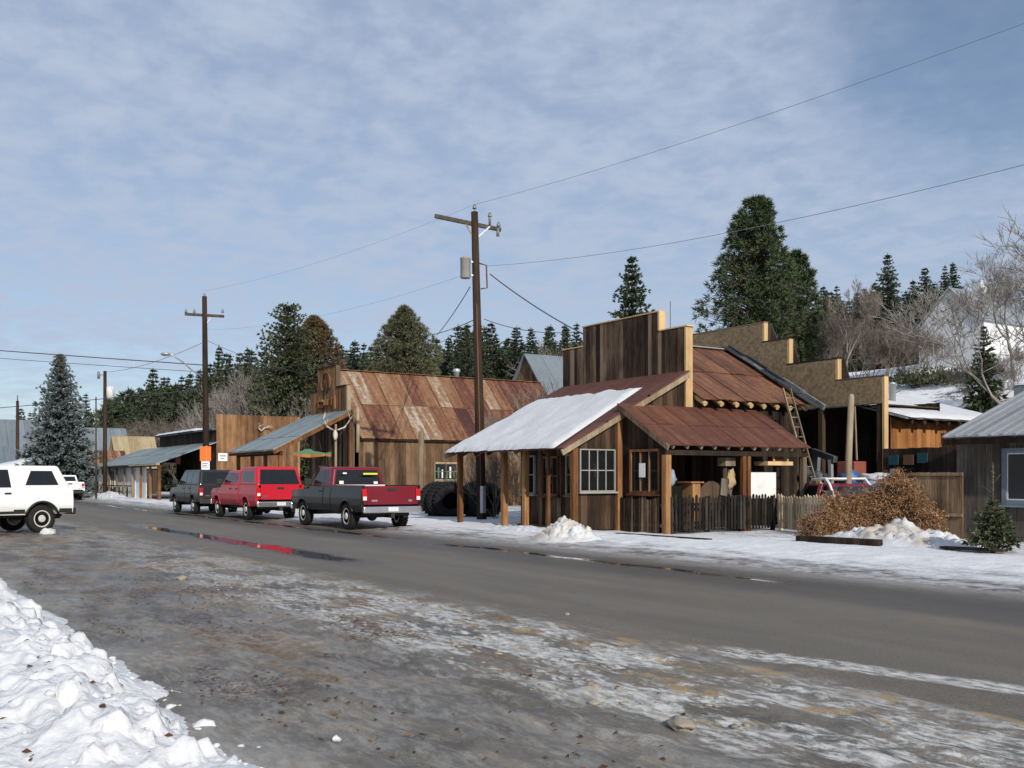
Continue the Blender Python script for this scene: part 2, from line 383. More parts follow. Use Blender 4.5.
sandm = N.ma('MULTIPLY', N.mr(N.noise(st2, 2.3, 5, .7), .56, .66), band(vw2, 4.6, 6.6, .4))
base = N.mix(N.ma('MULTIPLY', sandm, .75), base, (.40, .27, .11))
# puddles: along the crown and along the far gutter
pud = N.ma('MULTIPLY', band(vw, 7.45, 8.25, .22), N.ma('MULTIPLY', N.mr(u, -40, -33), N.mr(u, -16.2, -18.5)))
gut = N.ma('MULTIPLY', band(vw, 11.65, 12.05, .16), N.mr(N.noise(N.pos((.16, .5, 0)), 1.2, 3), .36, .5))
gut2 = N.ma('MULTIPLY', band(vw2, 2.6, 3.7, .4), N.ma('MULTIPLY', N.mr(N.noise(st, 2.1, 5, .65), .5, .68), .55))
pud = N.ma('MAXIMUM', N.ma('MAXIMUM', pud, gut), gut2)
base = N.mix(N.ma('MULTIPLY', pud, .88), base, (.018, .016, .014))
# slush growing into the far shoulder
wetg = N.ma('MULTIPLY', band(vw, 10.6, 12.5, .5), .55)
base = N.mix(wetg, base, (.035, .031, .026))
sl = N.mr(N.ma('ADD', vw2, N.ma('MULTIPLY', N.ma('SUBTRACT', icef, .5), 1.2)), 12.4, 13.6)
base = N.mix(sl, base, N.mix(icef, (.15, .14, .13), (.42, .41, .4)))
ro = N.ma('ADD', .56, N.ma('MULTIPLY', mid, .2))
ro = N.ma('SUBTRACT', ro, N.ma('MULTIPLY', N.mr(N.noise(st2, 1.7, 4, .6), .4, .62), N.ma('MULTIPLY', wetn, .38)))
ro = N.ma('SUBTRACT', ro, N.ma('MULTIPLY', wetg, .35))
ro = N.ma('ADD', N.ma('MULTIPLY', ro, N.ma('SUBTRACT', 1.0, pud)), N.ma('MULTIPLY', pud, .06))
hgt = N.ma('MULTIPLY', N.ma('ADD', N.ma('MULTIPLY', fine, .35), N.ma('ADD', N.ma('MULTIPLY', icem, N.ma('MULTIPLY', icef, 1.6)), N.ma('MULTIPLY', mid, .3))), N.ma('SUBTRACT', 1.0, pud))
N.bump(hgt, .55, .03)
road_m = N.out(base, ro, .45)
def road_z(u, v):
    w = sst(7.4, 6.2, v)
    z = 0
    if w > 0 and u > -40:
        r = abs(nz(u * .35, v * 1.5, 1)) + .5 * abs(nz(u * .9, v * 3.2, 2)) + .3 * abs(nz(u * 3, v * 7, 5))
        k = lerp(.35, 1, sst(-14, -7, u))
        z += w * k * (.05 * (1 - min(1, r * 2.2)) - .012 + .012 * nz(u * 5, v * 8, 3))
        z += .02 * w * sst(.15, .5, nz(u * .5, v * .9, 9))
        c = v - 3.9 - .12 * nz(u * .8, 0, 4); z -= .035 * math.exp(-(c / .07) ** 2) * w          # the cracked gutter line
    z += .02 * sst(12.6, 13.4, v)
    return z
g = MB()
us = axis([(-400, -60, 20), (-60, -20, 1.0), (-20, -13, .12), (-13, -2.5, .045), (-2.5, 8, .3), (8, 80, 6)])
vs_ = axis([(-14, 0, 1.0), (0, 1.6, .15), (1.6, 7.6, .045), (7.6, 13.6, .4)])
g.grid(us, vs_, road_z)
tag(g.build('road', road_m), kind='structure')

# snow over the far side, trodden and thin at the gutter
N = NT('trodden_snow'); P = N.pos(); v = N.n('SeparateXYZ', {0: P}).outputs[1]
n1 = N.noise(P, 4.5, 6, .7); n2 = N.noise(N.pos((.5, 1.3, 1)), 1.2, 5, .65)
thin = N.mr(N.ma('ADD', v, N.ma('MULTIPLY', N.ma('SUBTRACT', n2, .5), 4.0)), 15.4, 13.5)
yard = N.ma('MULTIPLY', N.mr(v, 18.4, 20.5), .55)
dm = N.ma('MULTIPLY', N.mr(N.ma('ADD', N.ma('MULTIPLY', n1, .5), N.ma('MULTIPLY', n2, .5)), .56, .4), N.ma('MAXIMUM', thin, yard))
clean = N.mix(N.ma('MULTIPLY', thin, .85), N.mix(n1, (.60, .61, .64), (.78, .79, .80)), N.mix(n1, (.17, .165, .16), (.52, .51, .5)))
colr = N.mix(dm, clean, N.ramp(n1, [(.3, (.07, .06, .05)), (.7, (.25, .235, .22))]))
N.bump(n1, .6, .07)
ts_m = N.out(colr, N.mr(thin, 0, 1, .65, .4), .3)
def snow_z(u, v):
    a = sst(13.1, 15.8, v); b = sst(17.3, 18.4, v)
    z = -.02 + .05 * sst(12.9, 13.5, v) + .07 * a * (1 - .7 * b)
    q = noise.noise(Vector((u * .9, v * .9, 0))) * .5 + noise.noise(Vector((u * 2.6, v * 2.6, 4))) * .3 + noise.noise(Vector((u * 7, v * 7, 8))) * .16
    z += q * (.02 + .07 * a * (1 - .5 * b))
    z += .10 * math.exp(-((v - 16.1) / .7) ** 2) * (.5 + .9 * noise.noise(Vector((u * .5, 2, 5)))) * (1 if u > -60 else .6) * (1 - sst(-31, -29, u) * sst(-22, -23.5, u))
    return z + hill(u, v)
g = MB()
us = axis([(-190, -60, 1.2), (-60, -31, .3), (-31, -9, .085), (-9, 30, .8)]); vs_ = axis([(12.7, 17.6, .1), (17.6, 24, .3), (24, 36, 1.0)])
g.grid(us, vs_, snow_z)
tag(g.build('snow_cover', ts_m), kind='structure')

# ------------------------------------------------------------------ ploughed snow
def chunk(u, v, s, sd):
    d_ = noise.voronoi(Vector((u * s, v * s, sd)))[0]
    return max(0, 1 - d_[0] * 1.5) ** .6 * sst(0, .25, d_[1] - d_[0])
def bank_z(u, v):
    uu = u + .25 * nz(u * 1.5, v * 1.5, 6); vv = v + .22 * nz(u * 1.2, v * 1.2, 7)
    edge = sst(1.95, 1.25, vv) * sst(-5.1, -7.0, uu + .35 * max(0, 1.1 - vv))
    crest = math.exp(-((vv - 1.12) / .5) ** 2)
    z = edge * (.10 + .14 * crest)
    rough_ = edge * sst(-.3, .75, vv)
    z += rough_ * (.13 * nz(u * 1.7, v * 1.7, 1) + .08 * nz(u * 3.7, v * 3.7, 2) + .045 * nz(u * 9, v * 9, 3))
    z += edge * (.03 * nz(u * 2, v * 2, 1) + .015 * nz(u * 6, v * 6, 2))
    z += .075 * sst(-3.9, -5.6, uu + .3 * nz(u * 2.2, v * 2.2, 3)) * sst(2.15, 1.5, vv + .15 * nz(u * 3, v * 3, 13))
    return z - .05
g = MB()
us = axis([(-26, -14, .14), (-14, -9, .06), (-9, -4.2, .028)]); vs_ = axis([(-8, -1, .5), (-1, .2, .1), (.2, 2.3, .028)])
g.grid(us, vs_, bank_z)
rb = random.Random(31)
def rock(m, c, r, seed):
    """a broken clod of ploughed snow: faceted by cutting planes, then roughened"""
    pl = [(Vector((rb.gauss(0, 1), rb.gauss(0, 1), rb.gauss(.2, 1))).normalized(), rb.uniform(.55, .95)) for k in range(9)]
    nu, nv = 18, 11; vs = []; fs = []; sq = (rb.uniform(.8, 1.4), rb.uniform(.8, 1.3), rb.uniform(.7, 1.0)); ro_ = Matrix.Rotation(rb.random() * 6, 3, 'Z')
    for i in range(nv + 1):
        t = PI * i / nv
        for k in range(nu):
            a = 2 * PI * k / nu; d_ = Vector((math.sin(t) * math.cos(a), math.sin(t) * math.sin(a), math.cos(t)))
            q = 1.0
            for n_, h_ in pl:
                w = d_.dot(n_)
                if w > .05: q = min(q, h_ / w)
            q *= 1 + .10 * noise.noise(d_ * 2.5 + Vector((seed, 0, 0))) + .07 * noise.noise(d_ * 6 + Vector((seed, 2, 0)))
            vs.append(Vector(c) + ro_ @ Vector((d_.x * sq[0], d_.y * sq[1], d_.z * sq[2])) * r * q)
    for i in range(nv):
        for k in range(nu): fs.append((i * nu + k, (i + 1) * nu + k, (i + 1) * nu + (k + 1) % nu, i * nu + (k + 1) % nu))
    m.add(vs, fs, 0, True)
clods = []
for i in range(400):
    u = -5.35 - 13 * rb.random() ** 1.4; v = rb.gauss(1.32, .3)
    if v > 1.85 or v < .1 or u > -5.5 - .45 * max(0, 1.5 - v): continue
    cr_ = math.exp(-((v - 1.35) / .4) ** 2); r = (.025 + .10 * rb.random() ** 2.4) * (.45 + .75 * cr_)
    pl = [(rb.gauss(0, 1.1), rb.gauss(0, 1.1), rb.uniform(.35, 1.0)) for k in range(5)]
    clods.append((u, v, bank_z(u, v), r, pl))
cells = {}
for c in clods:
    for i in range(int((c[0] - c[3] * 1.6) // .3), int((c[0] + c[3] * 1.6) // .3) + 1):
        for j in range(int((c[1] - c[3] * 1.6) // .3), int((c[1] + c[3] * 1.6) // .3) + 1): cells.setdefault((i, j), []).append(c)
def clod_z(u, v):
    z = bank_z(u, v)
    uu = u + .035 * nz(u * 9, v * 9, 40) + .012 * nz(u * 26, v * 26, 42); vv = v + .035 * nz(u * 9, v * 9, 41) + .012 * nz(u * 26, v * 26, 43)
    top = z
    for cu, cv, cz, r, pl in cells.get((int(u // .3), int(v // .3)), ()):
        x, y = (uu - cu) / r, (vv - cv) / r; q = x * x + y * y
        if q > 2.2: continue
        h = min([p[2] - p[0] * x * .7 - p[1] * y * .7 for p in pl] + [(1.45 - q) * 1.4])
        if h > 0: top = max(top, cz + r * min(h, .95))
    e = sst(-.05, .06, z)
    return top + e * (.016 * nz(u * 11, v * 11, 44) + .010 * nz(u * 27, v * 27, 45) + .006 * nz(u * 60, v * 60, 46))
g = MB()
us = axis([(-26, -14, .12), (-14, -9, .04), (-9, -4.0, .018)]); vs_ = axis([(-8, -1, .5), (-1, .2, .08), (.2, 2.3, .018)])
g.grid(us, vs_, clod_z)
for i in range(150):
    u = -4.6 - 6 * rb.random() ** 1.3; v = 1.75 + abs(rb.gauss(0, .22)) if rb.random() < .6 else rb.uniform(.4, 1.7)
    if u > -5.3 and v < 1.5: continue
    r = .008 + .03 * rb.random() ** 3; rock(g, (u, v, clod_z(u, v) + .05 * (1 if v > 2.25 else 0) + r * .2), r, i)
o = g.build('snow_bank', M['snow'])
tag(o, 'big ploughed bank of clumpy white snow along the near edge of the icy road', 'snow bank')
def mound(name, cx, cy, rx, ry, h, label, mat, seed, base=.05, n=90):
    def z(u, v):
        q = ((u - cx) / rx) ** 2 + ((v - cy) / ry) ** 2
        e = math.exp(-q * 1.6)
        f = nz(u * 1.6, v * 1.6, seed) * .5 + nz(u * 4, v * 4, seed + 3) * .3
        c = chunk(u, v, 3.2, seed) * .30 + chunk(u, v, 8, seed + 1) * .16
        return base + h * e * (.72 + f * .7) + h * c * sst(.04, .4, e) - .12 * sst(1.2, 2.2, q)
    g = MB()
    g.grid([cx - 1.7 * rx + 3.4 * rx * i / n for i in range(n + 1)], [cy - 1.7 * ry + 3.4 * ry * i / n for i in range(n + 1)], z)
    tag(g.build(name, mat), label, 'snow pile')
mound('snow_pile', -20.2, 14.75, .95, .65, .58, 'small dirty lumpy snow pile at the road edge before the porch with the snowy roof', M['snow_dirty'], 2)
mound('snow_pile', -14.9, 20.5, 1.7, .8, .46, 'wide white snow pile below the vine-covered board fence beside the little spruce', M['snow_dirty'], 5, .1)
mound('snow_pile', -79.5, 15.6, 5.5, .9, .55, 'long low ridge of white snow before the covered walk with the white shopfront', M['snow'], 7, .0)
mound('snow_pile', -24.0, 16.0, 2.2, .45, .2, 'low crumbly snow ridge along the foot of the snow-roofed porch posts', M['snow'], 9, .05)
M['slush'] = plain('tan_slush', (.34, .3, .24), .7, .3, vary=.35, bump=.5)
def lump(name, px, py, r, label, mat, cat, seed, sq=(1.2, 1, .6)):
    Z = 1600 / (py - 478); u, v = at(px, Z)
    m = MB(); m.blob((u, v, r * .25), r, .35, 1.8, 14, 9, sq, seed=seed)
    tag(m.build(name, mat), label, cat)
lump('ice_lump', 48, 534, .2, 'white snow lump lying beside the rear wheel of the white car', M['snow_dirty'], 'snow lump', 1)
lump('ice_lump', 682, 727, .075, 'tan grit-coated ice lump on the wet road edge in the right foreground', M['slush'], 'ice lump', 2, (1.5, 1, .55))
lump('ice_lump', 594, 689, .055, 'tiny yellowish ice lump on the patchy ice in mid foreground', M['slush'], 'ice lump', 3)
lump('ice_lump', 567, 615, .035, 'small pale ice lump alone on the bare lane', M['slush'], 'ice lump', 4)
lump('ice_lump', 182, 580, .08, 'brown-stained ice lump on the near lane left of the rut', M['slush'], 'ice lump', 5)
# line of slush crumbs thrown up along the wheel rut
m = MB()
for i in range(110):
    u = -16 + 11.5 * R.random(); v = 4.55 + .16 * R.gauss(0, 1) + .3 * nz(u * .6, 0, 1) + .02 * (u + 10)
    r = R.uniform(.006, .026) * (1 if R.random() < .9 else 1.6); v += .12 * R.gauss(0, 1)
    m.blob((u, v, road_z(u, v) + r * .1), r, .5, 2.4, 7, 5, (1.5, 1.1, .5), seed=i)
tag(m.build('slush_crumbs', M['slush']), 'line of crumbled tan slush along the wheel rut', 'slush', kind='stuff')
m = MB()
for i in range(600):
    u = R.uniform(-17, -4); v = 2.0 + abs(R.gauss(0, 1.3))
    if nz(u * .5, v * .9, 21) < .02: continue
    a = R.random() * 6.28; r = R.uniform(.012, .035); z = road_z(u, v) + .008
    c, s_ = math.cos(a) * r, math.sin(a) * r
    m.add([(u - c, v - s_, z), (u + s_ * .5, v - c * .5, z + .012), (u + c, v + s_, z + .002), (u - s_ * .5, v + c * .5, z)], [(0, 1, 2, 3)])
for i in range(26):
    u = R.uniform(-10, -5.4); v = R.uniform(.5, 1.7); a = R.random() * 6.28; r = R.uniform(.015, .035); z = bank_z(u, v) + .012
    c, s_ = math.cos(a) * r, math.sin(a) * r
    m.add([(u - c, v - s_, z), (u + s_ * .6, v - c * .6, z + .015), (u + c, v + s_, z + .004), (u - s_ * .6, v + c * .6, z)], [(0, 1, 2, 3)])
tag(m.build('leaf_litter', M['leaf']), 'brown dead leaves scattered over the road edge and snow bank', 'leaves', kind='stuff')
# timbers edging the walk
def timber(name, u0, u1, v, label, mat, z=.12, h=.16, d=.2):
    m = MB(); m.bar((u0, v, z), (u1, v + .1, z + .01), d, h)
    tag(m.build(name, mat, bevel=.015), label, 'timber')
timber('timber', -21.0, -17.6, 17.0, 'long black kerb timber half buried in snow below the dark picket fence', M['shade_wood'], .08, .1)
timber('timber', -16.8, -14.5, 19.3, 'black kerb timber in snow below the tan pickets and vines', M['shade_wood'], .12, .14)
timber('timber', -13.1, -11.7, 19.6, 'brown plank lying in the snow by the little spruce', M['pole_wood'], .1, .06, .2)
# ------------------------------------------------------------------ building helpers
def cst(c): return (lambda x: c)
def boards(m, ax, a0, a1, p, zb, top, w=.22, th=.035, side=-1, jit=.008, skip=0):
    """upright boards: ax 'u' = wall along the street facing -Y (side -1), ax 'v' = wall across it facing +X (side +1)"""
    zb = zb if callable(zb) else cst(zb); top = top if callable(top) else cst(top)
    a = a0
    while a < a1 - .01:
        ww = min(w * R.uniform(.75, 1.25), a1 - a); b = a + ww - .008
        q0 = p + R.uniform(0, jit) * side; q1 = q0 + th * side
        if R.random() >= skip:
            lo, hi = (q0, q1)
            pts = []
            for k, zf in ((0, zb), (1, top)):
                j = R.uniform(-.012, .012) if k else 0
                for (x, y) in ((a, lo), (b, lo), (b, hi), (a, hi)):
                    z = zf(x) + j
                    pts.append((x, y, z) if ax == 'u' else (y, x, z))
            flip = (side < 0) if ax == 'u' else (side > 0)
            if flip: pts = [pts[3], pts[2], pts[1], pts[0], pts[7], pts[6], pts[5], pts[4]]
            if ax == 'v': pts = [pts[1], pts[0], pts[3], pts[2], pts[5], pts[4], pts[7], pts[6]] if False else pts
            m.hexa(pts)
        a += ww
    return m
def abox(m, ax, a0, a1, p0, p1, z0, z1, var=None):
    return m.box(a0, a1, p0, p1, z0, z1, var) if ax == 'u' else m.box(p0, p1, a0, a1, z0, z1, var)
def sheets(m, A, B, Cc, D, nw, nr, t=.02, varf=None, lift=.012, seam=0, skew=0):
    """roof plane: A->B along the eave, D above A, C above B; split in nw sheets and nr rows"""
    A, B, Cc, D = map(Vector, (A, B, Cc, D)); n = (B - A).cross(D - A).normalized()
    if n.z < 0: n = -n
    def P(x, y): return (A * (1 - x) + B * x) * (1 - y) + (D * (1 - x) + Cc * x) * y
    for j in range(nr):
        off = R.uniform(-.25, .25) / nw * (j % 2) * 0
        for i in range(nw):
            x0, x1 = i / nw + (.02 / nw), (i + 1) / nw
            y0 = max(0, j / nr - .015 + R.uniform(-.01, .01)); y1 = (j + 1) / nr
            l = n * (lift * R.uniform(0, 1) + lift * (1.2 if j % 2 else 0) + (i % 2) * lift * .7)
            v = varf(i, j) if varf else R.random()
            q = [P(x0, y0) + l, P(x1, y0) + l, P(x1, y1) + l * .5, P(x0, y1) + l * .5]
            bt = [x - n * t for x in q]
            if (q[1] - q[0]).cross(q[3] - q[0]).dot(n) > 0: m.hexa(bt + q, v)
            else: m.hexa([bt[3], bt[2], bt[1], bt[0], q[3], q[2], q[1], q[0]], v)
            if seam:
                m.bar(q[0] + n * .012, q[3] + n * .012, seam, max(.03, seam * .8), 1.0 if seam > .05 else v, up=n)
    return m
def window(par, ax, a0, a1, p, side, z0, z1, nx=2, ny=2, fm='white', fw=.06, mw=.028, gm='glass', label=None, sill=True):
    d = lambda k: (p + k * side)
    def bx(m, x0, x1, k0, k1, za, zb_, v=None):
        lo, hi = sorted((d(k0), d(k1))); abox(m, ax, x0, x1, lo, hi, za, zb_, v)
    m = MB()
    bx(m, a0 - fw, a0, .0, .07, z0 - fw, z1 + fw); bx(m, a1, a1 + fw, .0, .07, z0 - fw, z1 + fw)
    bx(m, a0, a1, .0, .07, z0 - fw, z0); bx(m, a0, a1, .0, .07, z1, z1 + fw)
    f = m.build('window', M[fm], par)
    if label: f['label'] = label
    g = MB(); bx(g, a0 + .001, a1 - .001, .02, .03, z0 + .001, z1 - .001); g.build('pane', M[gm], f)
    m = MB()
    for i in range(1, nx):
        x = lerp(a0, a1, i / nx); bx(m, x - mw / 2, x + mw / 2, .031, .055, z0, z1)
    for j in range(1, ny):
        z = lerp(z0, z1, j / ny)
        for i in range(nx):
            x0 = lerp(a0, a1, i / nx) + (mw / 2 if i else 0); x1 = lerp(a0, a1, (i + 1) / nx) - (mw / 2 if i < nx - 1 else 0)
            bx(m, x0, x1, .032, .054, z - mw / 2, z + mw / 2)
    if nx > 1 or ny > 1: m.build('muntins', M[fm], f)
    if sill:
        m = MB(); bx(m, a0 - fw - .05, a1 + fw + .05, .0, .14, z0 - fw - .05, z0 - fw - .003); m.build('sill', M[fm], f)
    return f
def post(par, u, v, z0, z1, s=.15, mat='post_wood', name='post'):
    m = MB(); m.box(u - s / 2, u + s / 2, v - s / 2, v + s / 2, z0, z1); return m.build(name, M[mat], par, bevel=.008)
def snow_sheet(par, A, B, Cc, D, t=.1, n=(70, 40), name='roof_snow', wob=.25, ragged=.25, mat='snow_roof', seed=0):
    A, B, Cc, D = map(Vector, (A, B, Cc, D)); nn = (B - A).cross(D - A).normalized()
    if nn.z < 0: nn = -nn
    m = MB(); nu, nv = n; top = []; 
    for j in range(nv + 1):
        for i in range(nu + 1):
            x, y = i / nu, j / nv
            yy = y * (1 - ragged * .25 * (noise.noise(Vector((x * 9, seed, 1))) + .5 * noise.noise(Vector((x * 30, seed, 2))))) if y > .5 else y
            yy = yy - .009 * (1 - y) * (1 + noise.noise(Vector((x * 14, seed, 5))) * 1.5 + noise.noise(Vector((x * 40, seed, 6))))
            P = (A * (1 - x) + B * x) * (1 - yy) + (D * (1 - x) + Cc * x) * yy
            e = min(1, min(x, 1 - x) * nu / 2.5, min(y * nv / 1.6 , (1 - y) * nv / 2.5))
            h = t * (math.sqrt(max(0, e)) if e < 1 else 1) * (1 + wob * noise.noise(Vector((P.x * 1.2, P.y * 1.2, seed))) + .4 * wob * noise.noise(Vector((P.x * 4, P.y * 4, seed))))
            top.append(P + nn * (h + .012))
    F = [(j * (nu + 1) + i, j * (nu + 1) + i + 1, (j + 1) * (nu + 1) + i + 1, (j + 1) * (nu + 1) + i) for j in range(nv) for i in range(nu)]
    m.add(top, F, 0, True)
    return m.build(name, M[mat], par)
def rafter_ends(par, pts, d, w=.07, h=.1, mat='post_wood', name='rafter'):
    for p in pts:
        m = MB(); m.bar(p, Vector(p) + Vector(d), w, h); m.build(name, M[mat], par)

# ------------------------------------------------------------------ the shop with the snowy porch roof
shop = thing('shop_building', 'plank shop with a dark stepped false front and snow on its red porch roof', 'building', (-26, 21, 0))
VF = 21.3
def step(x):
    return 6.2 if x < -28.16 else (6.88 if x < -24.2 else 6.26)
m = MB()
for a, b in ((-29.35, -28.16), (-28.16, -24.2), (-24.2, -22.97)): boards(m, 'u', a, b, VF, 4.0, cst(step((a + b) / 2)), .21)
ff = m.build('false_front', M['dark_wood'], shop)
m = MB()
for a, b in ((-29.35, -28.16), (-28.16, -24.2), (-24.2, -22.97)): boards(m, 'u', a + .02, b - .02, VF + .2, 4.0, cst(step((a + b) / 2) - .02), .21, side=1)
m.build('false_front_backing', M['dark_wood'], ff)
m = MB()
for a, b, z in ((-29.4, -28.18, 6.2), (-28.2, -24.14, 6.88), (-24.14, -22.84, 6.26)): m.box(a, b, VF - .06, VF + .26, z + .014, z + .055)
for a, z0, z1 in ((-24.198, 6.31, 6.88), (-22.968, 3.4, 6.26)): m.box(a, a + .07, VF - .05, VF + .235, z0, z1 + .013)
m.build('edge_trim', M['new_wood'], ff)
# porch roof and its snow
eV, eZ, tV, tZ = 16.45, 2.45, VF - .06, 4.9
pz = lambda v: lerp(eZ, tZ, (v - eV) / (tV - eV))
m = MB(); sheets(m, (-29.35, eV, eZ), (-22.72, eV, eZ), (-22.72, tV, tZ), (-29.35, tV, tZ), 9, 3, .05, lift=.006)
pr = m.build('porch_roof', M['porch_red'], shop)
snow_sheet(pr, (-29.37, eV - .03, eZ + .01), (-23.0, eV - .05, eZ + .01), (-23.75, 20.25, pz(20.25)), (-29.3, 20.15, pz(20.15)), .09, ragged=.22, wob=.45)
for u in (-22.76, -29.5):
    m = MB(); m.bar((u, eV, eZ - .14), (u, tV, tZ - .14), .05, .17); m.build('bargeboard', M['log_grey'], pr)
m = MB(); m.box(-29.45, -22.85, 16.92, 17.08, 2.45, 2.63); m.build('eave_beam', M['dark_wood'], shop)
for i in range(9):
    u = -29.2 + i * .78
    m = MB(); m.bar((u, eV + .06, eZ - .1), (u, tV - .05, tZ - .1), .07, .1); m.build('rafter', M['dark_wood'], pr)
for u, s_ in ((-29.4, .16), (-26.62, .17), (-25.42, .16), (-24.2, .09), (-22.93, .17)): post(shop, u, 17.0, .0, 2.45, s_)
post(shop, -22.93, 18.62, 0, 3.35, .2)
# enclosed bay under the porch roof
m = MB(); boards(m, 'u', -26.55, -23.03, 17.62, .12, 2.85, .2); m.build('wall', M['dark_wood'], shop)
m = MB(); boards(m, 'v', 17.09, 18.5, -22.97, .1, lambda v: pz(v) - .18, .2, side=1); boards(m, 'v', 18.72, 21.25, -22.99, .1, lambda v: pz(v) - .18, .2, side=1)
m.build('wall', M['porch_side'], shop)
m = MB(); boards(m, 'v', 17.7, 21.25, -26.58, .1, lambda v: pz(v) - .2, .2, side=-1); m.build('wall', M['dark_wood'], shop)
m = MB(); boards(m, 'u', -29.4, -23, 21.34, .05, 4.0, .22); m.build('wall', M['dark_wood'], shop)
m = MB(); m.box(-26.5, -22.99, 17.4, 17.58, .05, .16); m.build('door_step', M['dark_wood'], shop)
window(shop, 'u', -26.35, -25.75, 17.58, -1, 1.15, 2.25, 2, 2, 'grey_shaded_white')
window(shop, 'u', -25.2, -24.5, 17.58, -1, 1.12, 2.2, 3, 2, 'red_wood')
window(shop, 'u', -24.0, -23.3, 17.58, -1, 1.15, 2.25, 2, 2, 'log_grey')
window(shop, 'v', 17.2, 18.42, -22.93, 1, 1.24, 2.4, 4, 2, 'grey_shaded_white', .035, .028, sill=True)
# right-hand lean-to
lu0, lu1, lz0, lz1, lv0, lv1 = -22.86, -20.68, 3.78, 2.52, 18.5, 24.35
m = MB(); sheets(m, (lu1, lv0, lz1), (lu1, lv1, lz1), (lu0, lv1, lz0), (lu0, lv0, lz0), 10, 2, .03, lift=.012, varf=lambda i, j: .95 if (i, j) == (2, 1) else R.uniform(.25, .7))
lt = m.build('lean_to_roof', M['rust_dark'], shop)
m = MB(); m.bar((lu1 + .02, lv0 + .03, lz1 - .09), (lu0, lv0 + .03, lz0 - .09), .05, .14); m.build('bargeboard', M['dark_wood'], lt)
for i in range(11):
    v = lv0 + .3 + i * .53
    m = MB(); m.bar((lu1 - .06, v, lz1 - .07), (lu0 + .05, v, lz0 - .07), .06, .09); m.build('rafter', M['log_grey'], lt)
m = MB(); m.box(-20.92, -20.8, lv0 + .06, lv1 - .05, 2.24, 2.38); m.build('eave_beam', M['shade_wood'], shop)
post(shop, -20.86, 18.64, 0, 2.24, .19)
post(shop, -20.86, 21.62, 0, 2.24, .13); post(shop, -20.86, 21.82, 0, 2.24, .12); post(shop, -20.86, 24.2, 0, 2.24, .15, 'log_grey')
m = MB(); boards(m, 'u', -22.82, -20.97, 18.72, 1.06, lambda x: lerp(lz0, lz1, (x - lu0) / (lu1 - lu0)) - .2, .2); m.build('wall', M['porch_side'], shop)
window(shop, 'u', -22.35, -21.2, 18.68, -1, 1.22, 2.35, 3, 1, 'post_wood', .07, .05)
m = MB(); m.box(-21.98, -21.72, 18.60, 18.608, 1.62, 2.02); m.build('paper_notice', M['white'], shop)
# gabled main room behind the false front
rU, rZ, eU, ez2, v0, v1 = -26.2, 6.2, -22.42, 4.02, VF + .22, 26.4
m = MB(); sheets(m, (eU, v0, ez2), (eU, v1, ez2), (rU, v1, rZ), (rU, v0, rZ), 8, 2, .02, lift=.02, varf=lambda i, j: R.choice((.2, .35, .5, .45, .6, .97)))
sheets(m, (-29.95, v1, ez2), (-29.95, v0, ez2), (rU, v0, rZ - .003), (rU, v1, rZ - .003), 8, 2, .02, lift=.02)
mr_ = m.build('main_roof', M['rust_main'], shop)
m = MB(); m.bar((rU, v0, rZ + .05), (rU, v1 + .05, rZ + .05), .3, .03); m.build('ridge_cap', M['galv'], mr_)
m = MB()
for k in range(5):
    f0, f1 = k / 5, (k + 1) / 5 + .03
    o_ = .06 + .035 * (k % 2)
    p_ = lambda f, dz: (lerp(rU, eU + .35, f), v1 + .02 * k, lerp(rZ, ez2 - .2, f) + dz)
    m.bar(p_(f0, .1 + o_), p_(f1, .1 + o_), .1, .18)
    m.bar((p_(f0, .2)[0], v1 - .2, p_(f0, .1 + o_)[2]), (p_(f1, .2)[0], v1 - .2, p_(f1, .1 + o_)[2]), .3, .03)
m.build('loose_roof_sheets', M['dark_metal'], mr_)
for i in range(8):
    v = v0 + .18 + i * .64
    m = MB(); m.tube([(eU - .06 + R.uniform(-.08, .06), v, ez2 - .14), (eU - 1.2, v, ez2 + .5)], [.082, .082], 8, smooth=False); m.build('log_rafter', M['new_wood'], mr_)
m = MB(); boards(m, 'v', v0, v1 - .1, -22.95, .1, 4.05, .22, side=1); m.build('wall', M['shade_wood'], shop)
gz = lambda x: lerp(ez2, rZ, 1 - abs(x - rU) / 3.78) - .1
m = MB(); boards(m, 'u', -29.5, -22.9, v1 - .1, .1, gz, .22, side=1); boards(m, 'v', v0, v1 - .1, -29.5, .1, 4.05, .22, side=-1); m.build('wall', M['dark_wood'], shop)
m = MB(); m.tube([(-25.1, 22.6, 5.4), (-25.1, 22.6, 7.5)], .012, 5); m.build('antenna', M['wire'], shop)
m = MB(); m.box(-22.93, -22.9, 19.2, 20.0, .1, 2.1); m.build('door', M['shade_wood'], shop)
m = MB(); m.box(-22.90, -22.86, 19.12, 19.2, .1, 2.2); m.box(-22.90, -22.86, 20.0, 20.08, .1, 2.2); m.build('door_frame', M['grey_wood'], shop)
